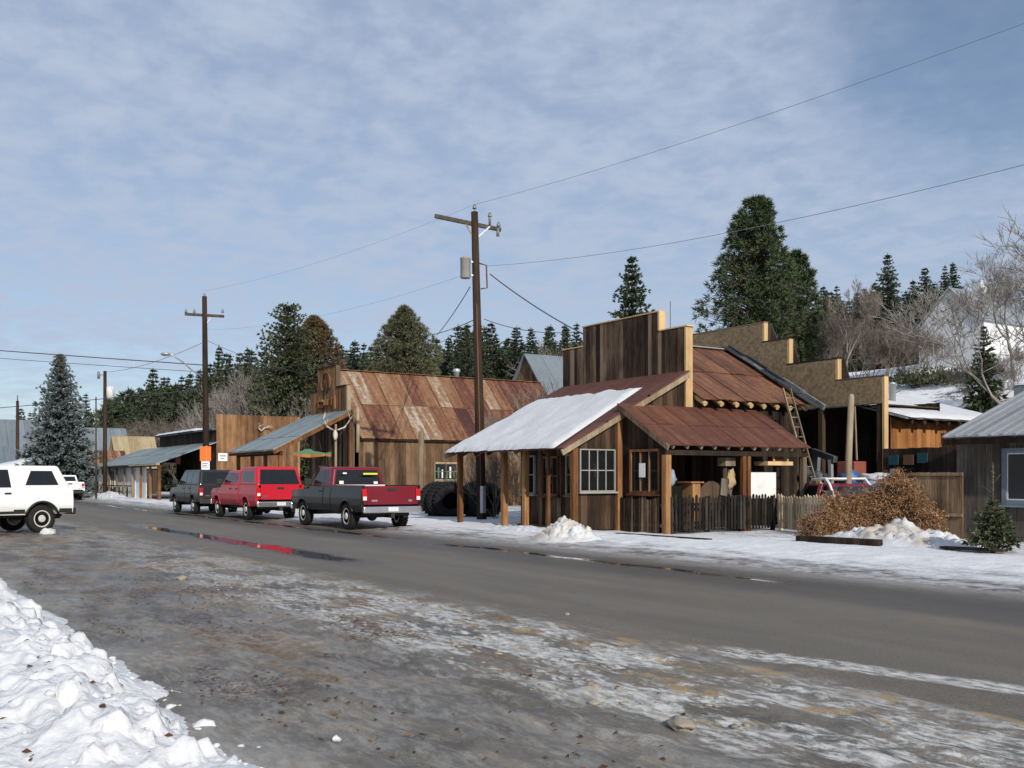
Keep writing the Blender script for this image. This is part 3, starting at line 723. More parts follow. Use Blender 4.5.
# things kept under the lean-to
def junk(name, label, cat, fn, mat, bevel=0):
    m = MB(); fn(m); o = m.build(name, M[mat], bevel=bevel); return tag(o, label, cat)
def f_(m): m.bar((-21.15, 22.0, 1.38), (-21.15, 23.3, 1.38), .04, .78)
junk('white_board', 'large blank white board standing upright under the rusty lean-to', 'board', f_, 'white', .006)
def f_(m): m.box(-21.5, -21.0, 19.75, 20.05, .1, 1.45); m.box(-21.55, -20.95, 19.65, 20.15, 1.45, 1.5)
junk('wooden_stand', 'narrow orange wooden stand with a flat top behind the dark pickets', 'stand', f_, 'post_wood', .01)
def f_(m): m.box(-22.2, -21.2, 18.95, 19.55, .1, 1.38)
junk('wooden_counter', 'wooden counter by the shop door, coloured dark as if in shade', 'counter', f_, 'picket_dark', .01)  # dark colour stands in for shade under the lean-to
def f_(m):
    m.lathe([(.0, -.04), (.5, -.04), (.52, 0), (.5, .04), (0, .04)], 18, (-21.3, 20.75, 1.0), 'x')
junk('cable_reel', 'round wooden reel end leaning under the lean-to', 'reel', f_, 'pole_wood')
def f_(m): m.box(-21.45, -21.1, 21.15, 21.55, 1.95, 2.2)
junk('hanging_box', 'small tan box hung under the lean-to eave left of the double post', 'box', f_, 'log_grey', .01)
def f_(m):
    m.tube([(-21.3, 21.3, 2.0), (-21.25, 21.3, .9)], .08, 7); m.bar((-21.2, 21.05, 1.35), (-21.2, 21.5, 1.3), .03, .5)
junk('work_apron', 'grey canvas apron hung from the double post', 'apron', f_, 'grey_wood')
def f_(m): m.blob((-21.2, 21.45, 1.55), .19, .5, 2.6, sq=(.6, .9, 1.3), seed=4)
junk('rag_bundle', 'tan bundle of rags hung by the double post', 'bundle', f_, 'cardboard')
def f_(m):
    m.box(-21.5, -20.95, 22.75, 23.85, 1.98, 2.1); m.box(-21.0, -20.95, 23.0, 23.05, 2.1, 2.4); m.box(-21.0, -20.95, 23.6, 23.65, 2.1, 2.4)
junk('hanging_shelf', 'yellowish plank shelf hung below the lean-to eave above the white board', 'shelf', f_, 'new_wood', .006)
def f_(m): m.box(-21.35, -21.05, 23.15, 23.5, 2.1, 2.3)
junk('shelf_box', 'little brown box on the hanging plank shelf', 'box', f_, 'brown_red', .008)
def f_(m): m.blob((-21.5, 19.35, 1.6), .2, .3, 2, sq=(.8, .8, 1.2), seed=8)
junk('blue_bundle', 'faded blue cloth bundle on the dark counter', 'bundle', f_, 'blue_cloth')
def f_(m):
    m.lathe([(.27, 0), (.29, .02), (.28, .3), (.29, .32), (.28, .6), (.29, .62), (.27, .9), (0, .9)], 16, (-21.6, 22.0, .08))
junk('steel_drum', 'dark steel drum behind the double post', 'drum', f_, 'rust_iron')

# ------------------------------------------------------------------ fences and yard
def picket_fence(name, label, p0, p1, h, mat, sp, w, rails=True, z0=.12, posts=2, pm=None, jit=.05):
    p0, p1 = Vector((*p0, 0)), Vector((*p1, 0)); L = (p1 - p0).length; d = (p1 - p0) / L; nn = Vector((d.y, -d.x, 0))
    t = thing(name, label, 'fence', tuple((p0 + p1) / 2))
    m = MB(); n = int(L / sp)
    for i in range(n):
        c = p0 + d * (sp * (i + .5)); hh = h + R.uniform(-jit, jit); le = R.uniform(-.012, .012); ww = w * R.uniform(.85, 1.1)
        a, b = c - d * ww / 2, c + d * ww / 2; o1, o2 = nn * .0, nn * .022; tp = d * le
        tip = [c + tp - o1 + Vector((0, 0, hh + .05)), c + tp + o2 + Vector((0, 0, hh + .05))]
        up = lambda p, z: p + tp + Vector((0, 0, z))
        vs = [up(a - o1, z0) - tp, up(b - o1, z0) - tp, up(b + o2, z0) - tp, up(a + o2, z0) - tp, up(a - o1, hh), up(b - o1, hh), up(b + o2, hh), up(a + o2, hh)] + tip
        m.add(vs, [(0, 1, 5, 8, 4), (3, 7, 9, 6, 2), (0, 4, 7, 3), (1, 2, 6, 5), (4, 8, 9, 7), (5, 6, 9, 8), (0, 3, 2, 1)])
    m.build('pickets', M[mat], t)
    for z in (z0 + .22, h - .2):
        m = MB(); q = nn * -.03; m.bar(p0 + q + Vector((0, 0, z)), p1 + q + Vector((0, 0, z)), .045, .085); m.build('rail', M[pm or mat], t)
    for i in range(posts):
        c = lerp(p0, p1, i / max(1, posts - 1)) - nn * .11
        m = MB(); m.box(c.x - .05, c.x + .05, c.y - .05, c.y + .05, 0, h + .02); m.build('post', M[pm or mat], t)
    return t
g1 = picket_fence('picket_gate', 'dark picket gate with a diagonal brace under the lean-to window', (-22.8, 18.6), (-20.97, 18.6), 1.0, 'dark_wood', .115, .075, z0=.05)
m = MB(); m.bar((-22.7, 18.64, .25), (-21.0, 18.64, .85), .04, .09); m.build('brace', M['dark_wood'], g1)
picket_fence('picket_fence', 'picket fence coloured dark as if in shade, running back along the rusty lean-to', (-20.66, 18.75), (-20.66, 22.75), 1.06, 'picket_dark', .125, .085, posts=4)
picket_fence('picket_fence', 'tan picket fence coloured as sunlit, between the dark fence and the dead vines', (-20.62, 22.8), (-17.7, 21.85), 1.06, 'picket_tan', .145, .095, posts=3)
bf = thing('board_fence', 'brown upright board fence overgrown with dead vines beside the grey shed', 'fence', (-16.5, 23.3, 0))
m = MB(); boards(m, 'u', -18.4, -14.95, 23.3, .05, lambda x: 1.15 if x < -17.0 else 1.74, .19); m.build('boards', M['fence_brown'], bf)
m = MB(); m.box(-17.0, -14.95, 23.22, 23.255, .62, .7); m.box(-17.0, -14.95, 23.22, 23.255, 1.66, 1.74); m.build('rail', M['fence_brown'], bf)
# dead vines: curling stems and dry leaves
m = MB(); rv = random.Random(5)
def vz(u):
    if u < -17.3: return 1.06 + .1 * nz(u * 2, 0, 2)
    return lerp(1.08, 1.62, sst(-17.3, -16.8, u)) if u < -16.6 else lerp(1.62, .75, sst(-16.6, -15.5, u)) + .12 * nz(u * 3, 0, 3)
for i in range(3100):
    u = rv.uniform(-18.0, -15.35) if rv.random() < .93 else rv.uniform(-18.6, -17.9); H_ = vz(u) * (1 if u > -17.9 else .5)
    if u > -16.4 and rv.random() < .6: continue
    z = H_ * rv.random() ** .75 * 1.03; v = lerp(21.9, 23.15, sst(-18.0, -16.7, u)) - abs(rv.gauss(0, .16)) - .3 * max(0, 1 - z)
    p = Vector((u, v, z)); dd = Vector((rv.gauss(0, 1), rv.gauss(0, .6), rv.gauss(.1, 1))).normalized(); pts = [p]
    for k in range(4):
        dd = (dd + Vector((rv.gauss(0, .55), rv.gauss(0, .4), rv.gauss(-.12, .5)))).normalized(); p = p + dd * .085; p.z = max(.06, p.z); pts.append(p.copy())
    vv = rv.random()
    m.tube(pts, [.009, .008, .007, .006, .004], 3, False, vv)
    for k in range(6):
        q = pts[rv.randrange(5)] + Vector((rv.gauss(0, .035), rv.gauss(0, .035), rv.gauss(0, .035))); a = Vector((rv.gauss(0, 1), rv.gauss(0, 1), rv.gauss(0, 1))).normalized() * rv.uniform(.02, .042); b = a.orthogonal().normalized() * rv.uniform(.006, .016)
        m.add([q - a, q + b, q + a, q - b], [(0, 1, 2, 3)], rv.random())
tag(m.build('dead_vine_hedge', M['vine'], loc=(-17, 22.7, 0)), 'tangled rust-coloured dead vines climbing over the yard fence', 'vines')
# lone leaning yard post
m = MB(); m.tube([(-19.45, 24.5, -.1), (-19.42, 24.5, 2.0), (-19.32, 24.5, 4.0), (-19.3, 24.5, 4.08)], [.105, .1, .09, .05], 10)
tag(m.build('yard_post', M['log_grey'], loc=(-19.45, 24.5, 0)), 'tall bare round post standing alone in the junk yard behind the vines', 'post')
# ladder leaning against the eave of the main roof
la = thing('ladder', 'wooden ladder leaning on the rusty roof eave behind the lean-to', 'ladder', (-20.7, 24.9, 0))
b0, b1, t0, t1 = Vector((-20.65, 24.75, .05)), Vector((-20.65, 25.1, .05)), Vector((-22.35, 24.95, 4.5)), Vector((-22.35, 25.3, 4.5))
for a, b in ((b0, t0), (b1, t1)):
    m = MB(); m.bar(a, b, .04, .07); m.build('rail', M['log_grey'], la)
for i in range(1, 14):
    f = i / 14; m = MB(); m.tube([b0.lerp(t0, f), b1.lerp(t1, f)], .02, 6); m.build('rung', M['log_grey'], la)

# ------------------------------------------------------------------ the strand-board false front behind, with its open dark front
mill = thing('workshop_building', 'workshop with a tall stepped strand-board false front over an open dark shop floor', 'building', (-25, 28.5, 0))
V3 = 28.0
segs = ((-31.6, -26.05, 7.35), (-26.05, -24.85, 6.62), (-24.85, -22.72, 5.68), (-22.72, -20.85, 4.93))
m = MB()
for a, b, z in segs:
    n = max(1, round((b - a) / 1.22)); 
    for i in range(n): m.box(lerp(a, b, i / n) + .004, lerp(a, b, (i + 1) / n), V3 - .02 - .003 * (i % 2), V3, 4.05, z)
ff = m.build('false_front', M['osb'], mill)
m = MB()
for a, b, z in segs: m.box(a - .02, b + .1, V3 - .03, V3 + .2, z + .003, z + .045)
m.build('edge_cap', M['dark_wood'], ff)
for (a, b, z), zn in zip(segs, (6.66, 5.72, 4.97, 1.2)):
    m = MB(); m.box(b + .001, b + .085, V3 - .012, V3 + .19, zn, z); m.build('edge_post', M['new_wood'], ff)
m = MB(); boards(m, 'u', -31.6, -20.9, V3 + .19, 4.05, lambda x: [z for a, b, z in segs if a - .3 <= x <= b + .3][0] - .03, .3, side=1); m.build('false_front_backing', M['grey_wood'], ff)
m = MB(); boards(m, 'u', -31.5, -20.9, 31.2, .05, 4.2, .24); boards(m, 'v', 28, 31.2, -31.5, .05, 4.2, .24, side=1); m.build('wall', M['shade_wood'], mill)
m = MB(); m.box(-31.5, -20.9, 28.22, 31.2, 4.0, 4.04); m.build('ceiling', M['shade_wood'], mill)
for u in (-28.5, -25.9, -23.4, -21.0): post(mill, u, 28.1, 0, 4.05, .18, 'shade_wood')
m = MB(); m.bar((-21.9, 27.95, 4.0), (-21.8, 27.93, 2.2), .04, .04); m.build('hanging_rod', M['log_grey'], mill)
sheets(MB(), (0, 0, 0), (1, 0, 0), (1, 1, 0), (0, 1, 0), 1, 1)
m = MB(); sheets(m, (-20.1, 28.15, 3.55), (-20.1, 34.2, 3.55), (-24.5, 34.2, 4.75), (-24.5, 28.25, 4.75), 8, 2, .05); sheets(m, (-32.2, 34.2, 3.6), (-32.2, 28.25, 3.6), (-24.5, 28.25, 4.745), (-24.5, 34.2, 4.745), 8, 2, .05)
rf = m.build('roof', M['grey_metal'], mill)
snow_sheet(rf, (-20.05, 28.3, 3.56), (-20.05, 34.2, 3.56), (-24.4, 34.2, 4.75), (-24.4, 28.3, 4.75), .1, (60, 30), ragged=.05, seed=3)
m = MB(); boards(m, 'v', 28.25, 34.0, -20.75, 1.6, 3.6, .26, side=1); m.build('wall', M['orange_wood'], mill)
m = MB(); boards(m, 'v', 28.25, 34.0, -20.76, .0, 1.6, .26, side=1); m.build('wall', M['shade_wood'], mill)
for i in range(9):
    v = 28.6 + i * .66
    m = MB(); m.tube([(-20.15, v, 3.42), (-21.2, v, 3.72)], .07, 7, smooth=False); m.build('log_rafter', M['pole_wood'], rf)
m = MB(); m.tube([(-19.75, 31.0, 1.2), (-19.75, 31.0, 2.75)], .16, 8); m.build('stub_post', M['pole_wood'], mill)
m = MB(); m.lathe([(.12, 4.2), (.12, 4.95), (.14, 4.95), (.14, 5.0), (0, 5.04)], 12, (-22.6, 30.9, 0)); m.build('flue_pipe', M['galv'], rf)
sc_ = thing('yard_screen', 'shadow-toned plank screen wall with hung panels below the orange workshop wall', 'screen wall', (-19.9, 28.6, 0))
m = MB(); boards(m, 'u', -20.8, -18.2, 28.0, .05, 2.55, .24); m.build('boards', M['shade_wood'], sc_)  # shadow on this screen is carried by the dark plank colour
for u, z, mt in ((-20.55, 2.2, 'teal_glass'), (-20.0, 2.2, 'rust_iron'), (-19.5, 2.25, 'teal_glass'), (-20.5, 1.75, 'galv')):
    m = MB(); m.box(u, u + .36, 27.9, 27.93, z - .18, z + .14); m.build('hung_panel', M[mt], sc_)
# yard junk
def f_(m): m.blob((-20.7, 26.2, 1.55), .33, .35, 1.8, seed=11, sq=(1.1, 1, .9))
junk('blue_tarp_bundle', 'bright blue tarp bundle atop the junk in front of the dark workshop', 'bundle', f_, 'blue_tarp')
def f_(m): m.blob((-19.4, 25.6, .75), .55, .22, 1.6, seed=12, sq=(1.2, .75, 1.6))
junk('cloth_heap', 'pale blue cloth draped over a heap beside the vines', 'cloth', f_, 'blue_cloth')
def f_(m): m.blob((-19.4, 25.7, 1.6), .42, .3, 1.6, seed=13, sq=(1.4, .8, .4))
junk('snow_clump', 'white snow clump lying on top of the draped heap', 'snow', f_, 'snow')
def f_(m):
    m.tube([(-21.4, 25.72, 0), (-21.4, 25.72, 1.45)], .03, 6)
    m.lathe([(0, 0), (.1, .01), (.15, .08), (.16, .12), (.13, .13), (0, .11)], 14, (-21.4, 25.6, 1.42), 'y', M=Matrix.Rotation(PI, 4, 'Z'))
junk('round_lamp', 'round pale headlamp hung left of the blue bundle', 'lamp', f_, 'cardboard')
def f_(m):
    m.tube([(-20.6, 25.52, 0), (-20.6, 25.52, 1.2)], .03, 6)
    m.lathe([(0, 0), (.1, .01), (.14, .08), (.15, .12), (.12, .13), (0, .11)], 14, (-20.6, 25.4, 1.16), 'y', M=Matrix.Rotation(PI, 4, 'Z'))
junk('round_lamp', 'round white headlamp low in the junk below the blue bundle', 'lamp', f_, 'white')
def f_(m):
    m.tube([(-22.9, 26.7, 0), (-22.9, 26.7, 1.65)], .03, 6)
    m.lathe([(0, 0), (.09, .02), (.13, .1), (.12, .12), (0, .1)], 12, (-22.9, 26.6, 1.6), 'y', M=Matrix.Rotation(PI, 4, 'Z'))
junk('round_lamp', 'small round white lamp between the ladder and the yard post', 'lamp', f_, 'white')
def f_(m): m.lathe([(.29, 0), (.3, .02), (.29, .42), (.305, .45), (.29, .86), (.305, .9), (.29, 1.28), (0, 1.28)], 16, (-20.7, 26.2, .02))
junk('steel_drum', 'dark rusty drum holding up the bright blue bundle', 'drum', f_, 'rust_iron')
def f_(m): m.box(-22.1, -21.4, 27.3, 27.9, .02, 2.15)
junk('metal_cabinet', 'tall faded red cabinet in the dark workshop opening', 'cabinet', f_, 'brown_red', .02)
def f_(m): m.bar((-22.7, 26.8, 2.5), (-21.6, 26.6, 2.2), .16, .2); m.bar((-21.8, 26.6, 2.2), (-21.75, 26.6, 1.0), .12, .12); m.bar((-22.9, 27, .2), (-22.6, 26.9, 2.5), .2, .2); m.blob((-22.6, 26.8, 1.3), .5, .5, 2, seed=3)
junk('old_machine', 'dark old machine with a bent grey arm in the junk yard', 'machine', f_, 'dark_metal')
def f_(m):
    for i in range(9): m.blob((-23.4 + i * .5, 26.6 + .35 * (i % 3), .45), .55 + .15 * (i % 2), .55, 2.2, seed=20 + i, sq=(1, .7, 1))
junk('scrap_heap', 'dark heap of scrap in front of the workshop opening', 'scrap', f_, 'rubber')

# ------------------------------------------------------------------ ribbed-roof shed at the right edge
shed = thing('plank_shed', 'grey plank shed with a ribbed metal roof at the right edge', 'shed', (-11.5, 24.6, 0))
m = MB(); boards(m, 'u', -15.3, -7.5, 23.6, .0, 2.75, .24); m.build('wall', M['grey_wood'], shed)
m = MB(); boards(m, 'v', 23.6, 29.5, -15.3, .0, lambda v: lerp(2.72, 3.8, min(1, (v - 23.6) / 3.3)), .24, side=-1); boards(m, 'v', 23.6, 29.5, -7.5, .0, lambda v: lerp(2.72, 3.8, min(1, (v - 23.6) / 3.3)), .24, side=1); m.build('wall', M['grey_wood'], shed)
m = MB(); sheets(m, (-15.32, 23.0, 2.63), (-7.2, 23.0, 2.63), (-7.2, 26.9, 4.02), (-15.32, 26.9, 4.02), 26, 1, .02, lift=.004, seam=.07)
sheets(m, (-7.2, 30, 2.9), (-15.32, 30, 2.9), (-15.32, 26.91, 4.018), (-7.2, 26.91, 4.018), 28, 1, .02, lift=.004, seam=.05)
rf = m.build('roof', M['grey_metal'], shed)
m = MB(); m.box(-15.32, -7.2, 23.03, 23.08, 2.44, 2.57); m.build('fascia', M['shade_wood'], rf)
window(shed, 'u', -13.95, -12.8, 23.56, -1, 1.06, 2.21, 1, 1, 'blue_roof', .12, label='window with a broad blue-grey surround')
m = MB(); m.box(-13.95, -12.8, 23.52, 23.535, 1.06, 1.09); m.box(-13.95, -12.8, 23.52, 23.535, 2.18, 2.21); m.box(-13.95, -13.92, 23.52, 23.535, 1.09, 2.18); m.box(-12.83, -12.8, 23.52, 23.535, 1.09, 2.18); m.build('window_trim', M['white_dull'], shed)
# a low roofed hut just visible over that roof
hut = thing('low_hut', 'low hut with a pale flat roof edge peeping over the ribbed shed roof', 'hut', (-17, 32, 0))
m = MB(); m.box(-17.6, -14.8, 30.6, 34, .3, 4.15); m.build('wall', M['cardboard'], hut)
m = MB(); m.box(-17.8, -14.6, 30.4, 34.2, 4.15, 4.5); m.build('roof_edge', M['green_metal'], hut)
snow_sheet(hut, (-17.8, 30.4, 4.5), (-14.6, 30.4, 4.5), (-14.6, 34.2, 4.52), (-17.8, 34.2, 4.52), .1, (20, 20), seed=6)

# ------------------------------------------------------------------ rusty-roofed barn with its own false front and porch
barn = thing('barn_building', 'brown plank barn with a big rust-streaked metal roof and small stepped false front', 'building', (-50, 24, 0))
bU, bRU, bRZ, bEZ, bv0, bv1 = -47.0, -50.4, 7.42, 3.72, 21.2, 34.5
m = MB(); boards(m, 'v', bv0, bv1, bU, .0, 3.75, .25, side=1); wl = m.build('wall', M['barn_wood'], barn)
m = MB(); sheets(m, (bU + .28, bv0, bEZ - .1), (bU + .28, bv1 + .3, bEZ - .1), (bRU, bv1 + .3, bRZ), (bRU, bv0, bRZ), 17, 2, .02, lift=.02,
    varf=lambda i, j: {(4, 0): .9, (5, 0): .8, (1, 1): .86, (2, 1): .55, (7, 1): .82, (8, 0): .02, (9, 0): .35, (10, 1): .35, (11, 1): .84}.get((i, j), (R.uniform(.3, .75) if i < 9 else R.uniform(.1, .42))), seam=.03)
sheets(m, (-54.1, bv1 + .3, bEZ - .1), (-54.1, bv0, bEZ - .1), (bRU, bv0, bRZ - .003), (bRU, bv1 + .3, bRZ - .003), 17, 2, .02, lift=.02)
rf = m.build('roof', M['rust_barn'], barn)
m = MB(); m.bar((bRU, bv0, bRZ + .03), (bRU, bv1 + .3, bRZ + .03), .35, .03, .5); m.build('ridge_cap', M['rust_barn'], rf)
m = MB(); m.lathe([(.16, 0), (.16, .3), (.24, .34), (.2, .5), (0, .55)], 10, (bRU, 28.9, bRZ)); m.build('vent', M['galv'], rf)
m = MB(); m.box(bU - .1, bU + .26, bv0, bv1 + .2, bEZ - .18, bEZ - .14); m.build('soffit', M['shade_wood'], rf)
bz = lambda x: lerp(bEZ, bRZ, 1 - abs(x - bRU) / 3.6) - .12
m = MB(); boards(m, 'u', -53.7, bU, bv1, 0, bz, .25, side=1); boards(m, 'v', bv0, bv1, -53.7, 0, 3.75, .25, side=-1); m.build('wall', M['barn_wood'], barn)
m = MB(); boards(m, 'u', -52.85, -47.05, 21.0, 0, 5.1, .24); m.build('wall', M['dark_wood'], barn)
window(barn, 'v', 25.6, 26.9, bU + .03, 1, 1.55, 2.35, 2, 2, 'log_grey', .1, .04, label='small window with white clutter behind it')
for i in range(5):
    m = MB(); v = 25.75 + i * .24; m.box(bU + .066, bU + .07, v, v + R.uniform(.06, .16), 1.6, 1.6 + R.uniform(.15, .6)); m.build('window_clutter', M['white' if i % 2 else 'green_paint'], barn)
m = MB()
for a, b, z in ((-52.8, -51.7, 6.32), (-51.7, -49.2, 7.52), (-49.2, -47.85, 6.36)): boards(m, 'u', a, b, 20.95, 4.9, cst(z), .2)
ff = m.build('false_front', M['red_wood'], barn)
m = MB()
for a, b, z in ((-52.86, -51.72, 6.32), (-51.76, -49.14, 7.52), (-49.14, -47.8, 6.36)): m.box(a, b, 20.86, 21.1, z + .015, z + .06)
m.build('edge_cap', M['shade_wood'], ff)
m = MB(); m.box(-49.198, -49.1, 20.88, 21.1, 6.42, 7.53); m.box(-47.848, -47.74, 20.88, 21.1, 5.0, 6.37); m.build('edge_trim', M['log_grey'], ff)
m = MB(); pts = []
for k in range(15):
    a = lerp(-.25 * PI, 1.25 * PI, k / 14); pts.append((-50.45 + .62 * math.cos(a), 20.84, 6.72 + .55 * math.sin(a)))
m.tube(pts, .05, 6); m.build('horseshoe_emblem', M['post_wood'], ff)
m = MB(); m.blob((-50.45, 20.86, 6.45), .24, .2, 1.5, seed=2, sq=(.8, .25, 1.2)); m.build('emblem_figure', M['shade_wood'], ff)
m = MB()
for a, b, z0, z1 in ((-51.6, -50.9, 5.72, 5.84), (-51.6, -50.9, 5.4, 5.5), (-51.55, -51.4, 5.5, 5.72), (-50.7, -50.1, 5.5, 5.8), (-49.9, -49.6, 5.45, 5.85), (-49.35, -49.2, 5.25, 5.95)): m.box(a, b, 20.8, 20.9, z0, z1)
m.build('carved_sign', M['post_wood'], ff)
# porch
e2, ez3, t2, tz3 = 16.5, 2.98, 20.86, 5.08
m = MB(); sheets(m, (-53.6, e2, ez3), (-46.4, e2, ez3), (-47.2, t2, tz3), (-53.0, t2, tz3), 9, 3, .05, lift=.012)
pr = m.build('porch_roof', M['green_metal'], barn)
m = MB(); m.bar((-46.42, e2, ez3 - .15), (-47.2, t2, tz3 - .15), .06, .2); m.build('bargeboard', M['post_wood'], pr)
m = MB(); m.box(-53.4, -46.55, e2 + .02, e2 + .06, ez3 - .2, ez3 - .06); m.build('fascia', M['shade_wood'], pr)
m = MB(); m.box(-53.3, -46.6, 16.9, 17.05, 2.72, 2.9); m.build('eave_beam', M['pole_wood'], barn)
for u in (-53.2, -50.9, -48.9, -46.75): post(barn, u, 16.98, 0, 2.72, .17, 'post_wood')
m = MB(); boards(m, 'u', -53.2, -46.9, 17.6, 0, .95, .2); m.build('porch_wall', M['dark_wood'], barn)
post(barn, -46.85, 20.7, 0, 4.7, .2, 'red_wood'); post(barn, -46.88, 19.9, 0, 4.3, .1, 'log_grey')
m = MB(); m.tube([(-46.9, 21.1, 2.9), (-46.85, 21.1, 4.2), (-46.9, 21.1, 5.2)], [.1, .1, .08], 8); m.build('corner_log', M['log_grey'], barn)
m = MB(); m.box(-48.9, -47.9, 20.9, 20.95, 0, 2.1); m.build('door', M['shade_wood'], barn)
window(barn, 'u', -51.6, -50.3, 20.96, -1, 1.1, 2.2, 2, 2, 'dark_wood')
def f_(m):
    for s_ in (-1, 1):
        base_ = Vector((-46.7, 19.8 + .12 * s_, 4.0))
        m.tube([base_, base_ + Vector((.1, .35 * s_, .15)), base_ + Vector((.25, .6 * s_, .55)), base_ + Vector((.2, .5 * s_, .85))], [.045, .04, .03, .012], 6)
        m.tube([base_ + Vector((.12, .4 * s_, .2)), base_ + Vector((.45, .45 * s_, .5))], [.03, .01], 5); m.tube([base_ + Vector((.22, .55 * s_, .45)), base_ + Vector((.5, .6 * s_, .75))], [.03, .01], 5)
    m.blob((-46.7, 19.8, 3.75), .16, .15, 1.5, sq=(.9, .7, 1.6))
junk('mounted_antlers', 'pale antlers and skull hung on the barn porch post', 'antlers', f_, 'bone')
fs = thing('fish_sign', 'wooden trout-shaped sign with green back and orange belly hanging at the barn porch', 'sign', (-46.0, 18.2, 2.75))
def fish(z0s, lab, mat):
    m = MB(); n = 14; up = []; lo = []
    for i in range(n + 1):
        x = i / n; v = lerp(17.2, 19.3, x); w = .20 * math.sin(PI * min(1, x * 1.02)) ** .7 * (1 - .35 * x) + (.12 * sst(.84, 1, x))
        up.append((v, 2.75 + w * (1.0 + (.55 if 4 < i < 8 else 0)))); lo.append((v, 2.75 - w * .9))
    return up, lo
up, lo = fish(0, 0, 0)
m = MB(); ol = [(v, 2.78) for v, z in lo] + up[::-1]; m.prism([(a, b) for a, b in ol], -.03, .03, lambda x, y, z: (-46.05 + y, x, z)); m.build('back', M['green_paint'], fs)
m = MB(); ol = lo + [(v, 2.775) for v, z in up][::-1]; m.prism(ol, -.028, .028, lambda x, y, z: (-46.05 + y, x, z)); m.build('belly', M['orange_wood'], fs)
for v in (17.8, 18.8):
    m = MB(); m.tube([(-46.05, v, 2.9), (-46.3, v, 3.45)], .01, 4); m.build('hanger', M['wire'], fs)
# post between the barn and the street, tractor tyres
m = MB(); u, v = at(421, 46); m.tube([(u, v, -.1), (u, v, 2), (u + .03, v, 3.75)], [.15, .14, .13], 10)
tag(m.build('gate_post', M['log_grey'], loc=(u, v, 0)), 'thick pale wooden post standing alone beside the barn wall', 'post')
ty = MB(); ty.lathe([(.34, -.16), (.36, -.22), (.55, -.25), (.66, -.22), (.70, -.12), (.71, 0), (.70, .12), (.66, .22), (.55, .25), (.36, .22), (.34, .16), (.33, 0), (.34, -.16)], 30, axis='y')
for k in range(26):
    a = 2 * PI * k / 26
    for s_ in (-1, 1):
        c_, q_ = math.cos(a), math.sin(a); c2, q2 = math.cos(a + .13), math.sin(a + .13)
        ty.bar((c_ * .70, .22 * s_, q_ * .70), (c2 * .715, .01 * s_, q2 * .715), .045, .05, up=(c_, 0, q_))
tm = ty.mesh('tractor_tyre', M['old_rubber'])
for px, Z, rz, tilt, lab in ((437, 41, .1, .25, 'leftmost big black tractor tyre leaning by the barn wall'), (444, 40.6, .35, .18, 'second big black tractor tyre, tilted against the leftmost one'), (451, 40.2, .2, .3, 'third big black tractor tyre left of the snowy porch corner post'),
                             (475, 40.4, -.3, .15, 'big tractor tyre half hidden behind the utility pole base'), (486, 39.8, .1, .2, 'big tractor tyre seen through the open porch bay right of the pole')):
    o = bpy.data.objects.new('tractor_tyre', tm); COL.objects.link(o); u, v = at(px, Z)
    o.location = (u, v, .72); o.rotation_euler = (tilt, .4, rz + 1.1); tag(o, lab, 'tyre', 'tractor tyres stacked by the barn')
# ------------------------------------------------------------------ long covered-walk store on the left
store = thing('store_building', 'long store with a low grey-green walkway roof and dark upper wall', 'building', (-80, 20, 0))
m = MB(); sheets(m, (-93.5, 16.8, 2.58), (-70.6, 16.8, 2.58), (-70.6, 21, 4.15), (-93.5, 21, 4.15), 18, 2, .06, lift=.012)
pr = m.build('walkway_roof', M['green_metal'], store)
m = MB(); m.box(-93.4, -70.7, 16.85, 16.9, 2.38, 2.5); m.build('fascia', M['shade_wood'], pr)
for i in range(9): post(store, -93 + i * 2.8 if i < 8 else -70.9, 17.1, 0, 2.5, .15 if i < 8 else .22, 'log_grey' if i < 6 else 'post_wood')
m = MB()
for i in range(5): m.box(-92.9 + i * 2.8, -90.3 + i * 2.8, 17.07, 17.13, .95, 1.03)
m.build('railing', M['shade_wood'], store)
m = MB()
for i in range(9): m.box(-92.4 + i * 1.45, -92.25 + i * 1.45, 17.05, 17.13, .1, .9)
m.build('baluster', M['shade_wood'], store)
m = MB(); boards(m, 'u', -86.8, -70.8, 21.05, 2.9, 5.0, .3); boards(m, 'u', -81.5, -70.8, 21.06, 0, 2.9, .3); m.build('wall', M['shade_wood'], store)
m = MB(); boards(m, 'u', -93.0, -75.5, 17.34, 0, 2.4, .5); m.build('shopfront', M['white'], store)
for u in (-91.0, -87.6): window(store, 'u', u, u + 1.5, 17.30, -1, .3, 2.2, 2, 1, 'white', .08, gm='log_grey')
m = MB(); m.box(-79.6, -78.8, 17.24, 17.29, .05, 2.05); m.build('door', M['white_dull'], store)
m = MB(); m.box(-87.1, -70.8, 20.7, 27, 5.0, 5.12); rf = m.build('flat_roof', M['dark_metal'], store)
snow_sheet(rf, (-87.1, 20.65, 5.12), (-75.5, 20.65, 5.12), (-75.5, 26.9, 5.13), (-87.1, 26.9, 5.13), .22, (50, 20), seed=8)
m = MB(); boards(m, 'v', 21.1, 27, -87, 2.9, 5.0, .4, side=-1); m.build('wall', M['shade_wood'], store)
m = MB(); boards(m, 'v', 21.0, 27.2, -70.8, 0, lambda v: 6.12, .3, side=1); boards(m, 'u', -75, -70.8, 27.2, 0, 6.1, .3, side=1); m.build('tall_side_wall', M['red_wood'], store)
for u, z, w_, mt, nm in ((-76.0, 2.65, 1.1, 'brown_red', 'name_board'),):
    m = MB(); m.box(-74.0, -72.85, 19, 19.05, 2.6, 3.1); m.box(-73.8, -73.77, 19.01, 19.04, 3.1, 3.4); m.box(-73.1, -73.07, 19.01, 19.04, 3.1, 3.4); m.build(nm, M[mt], store)
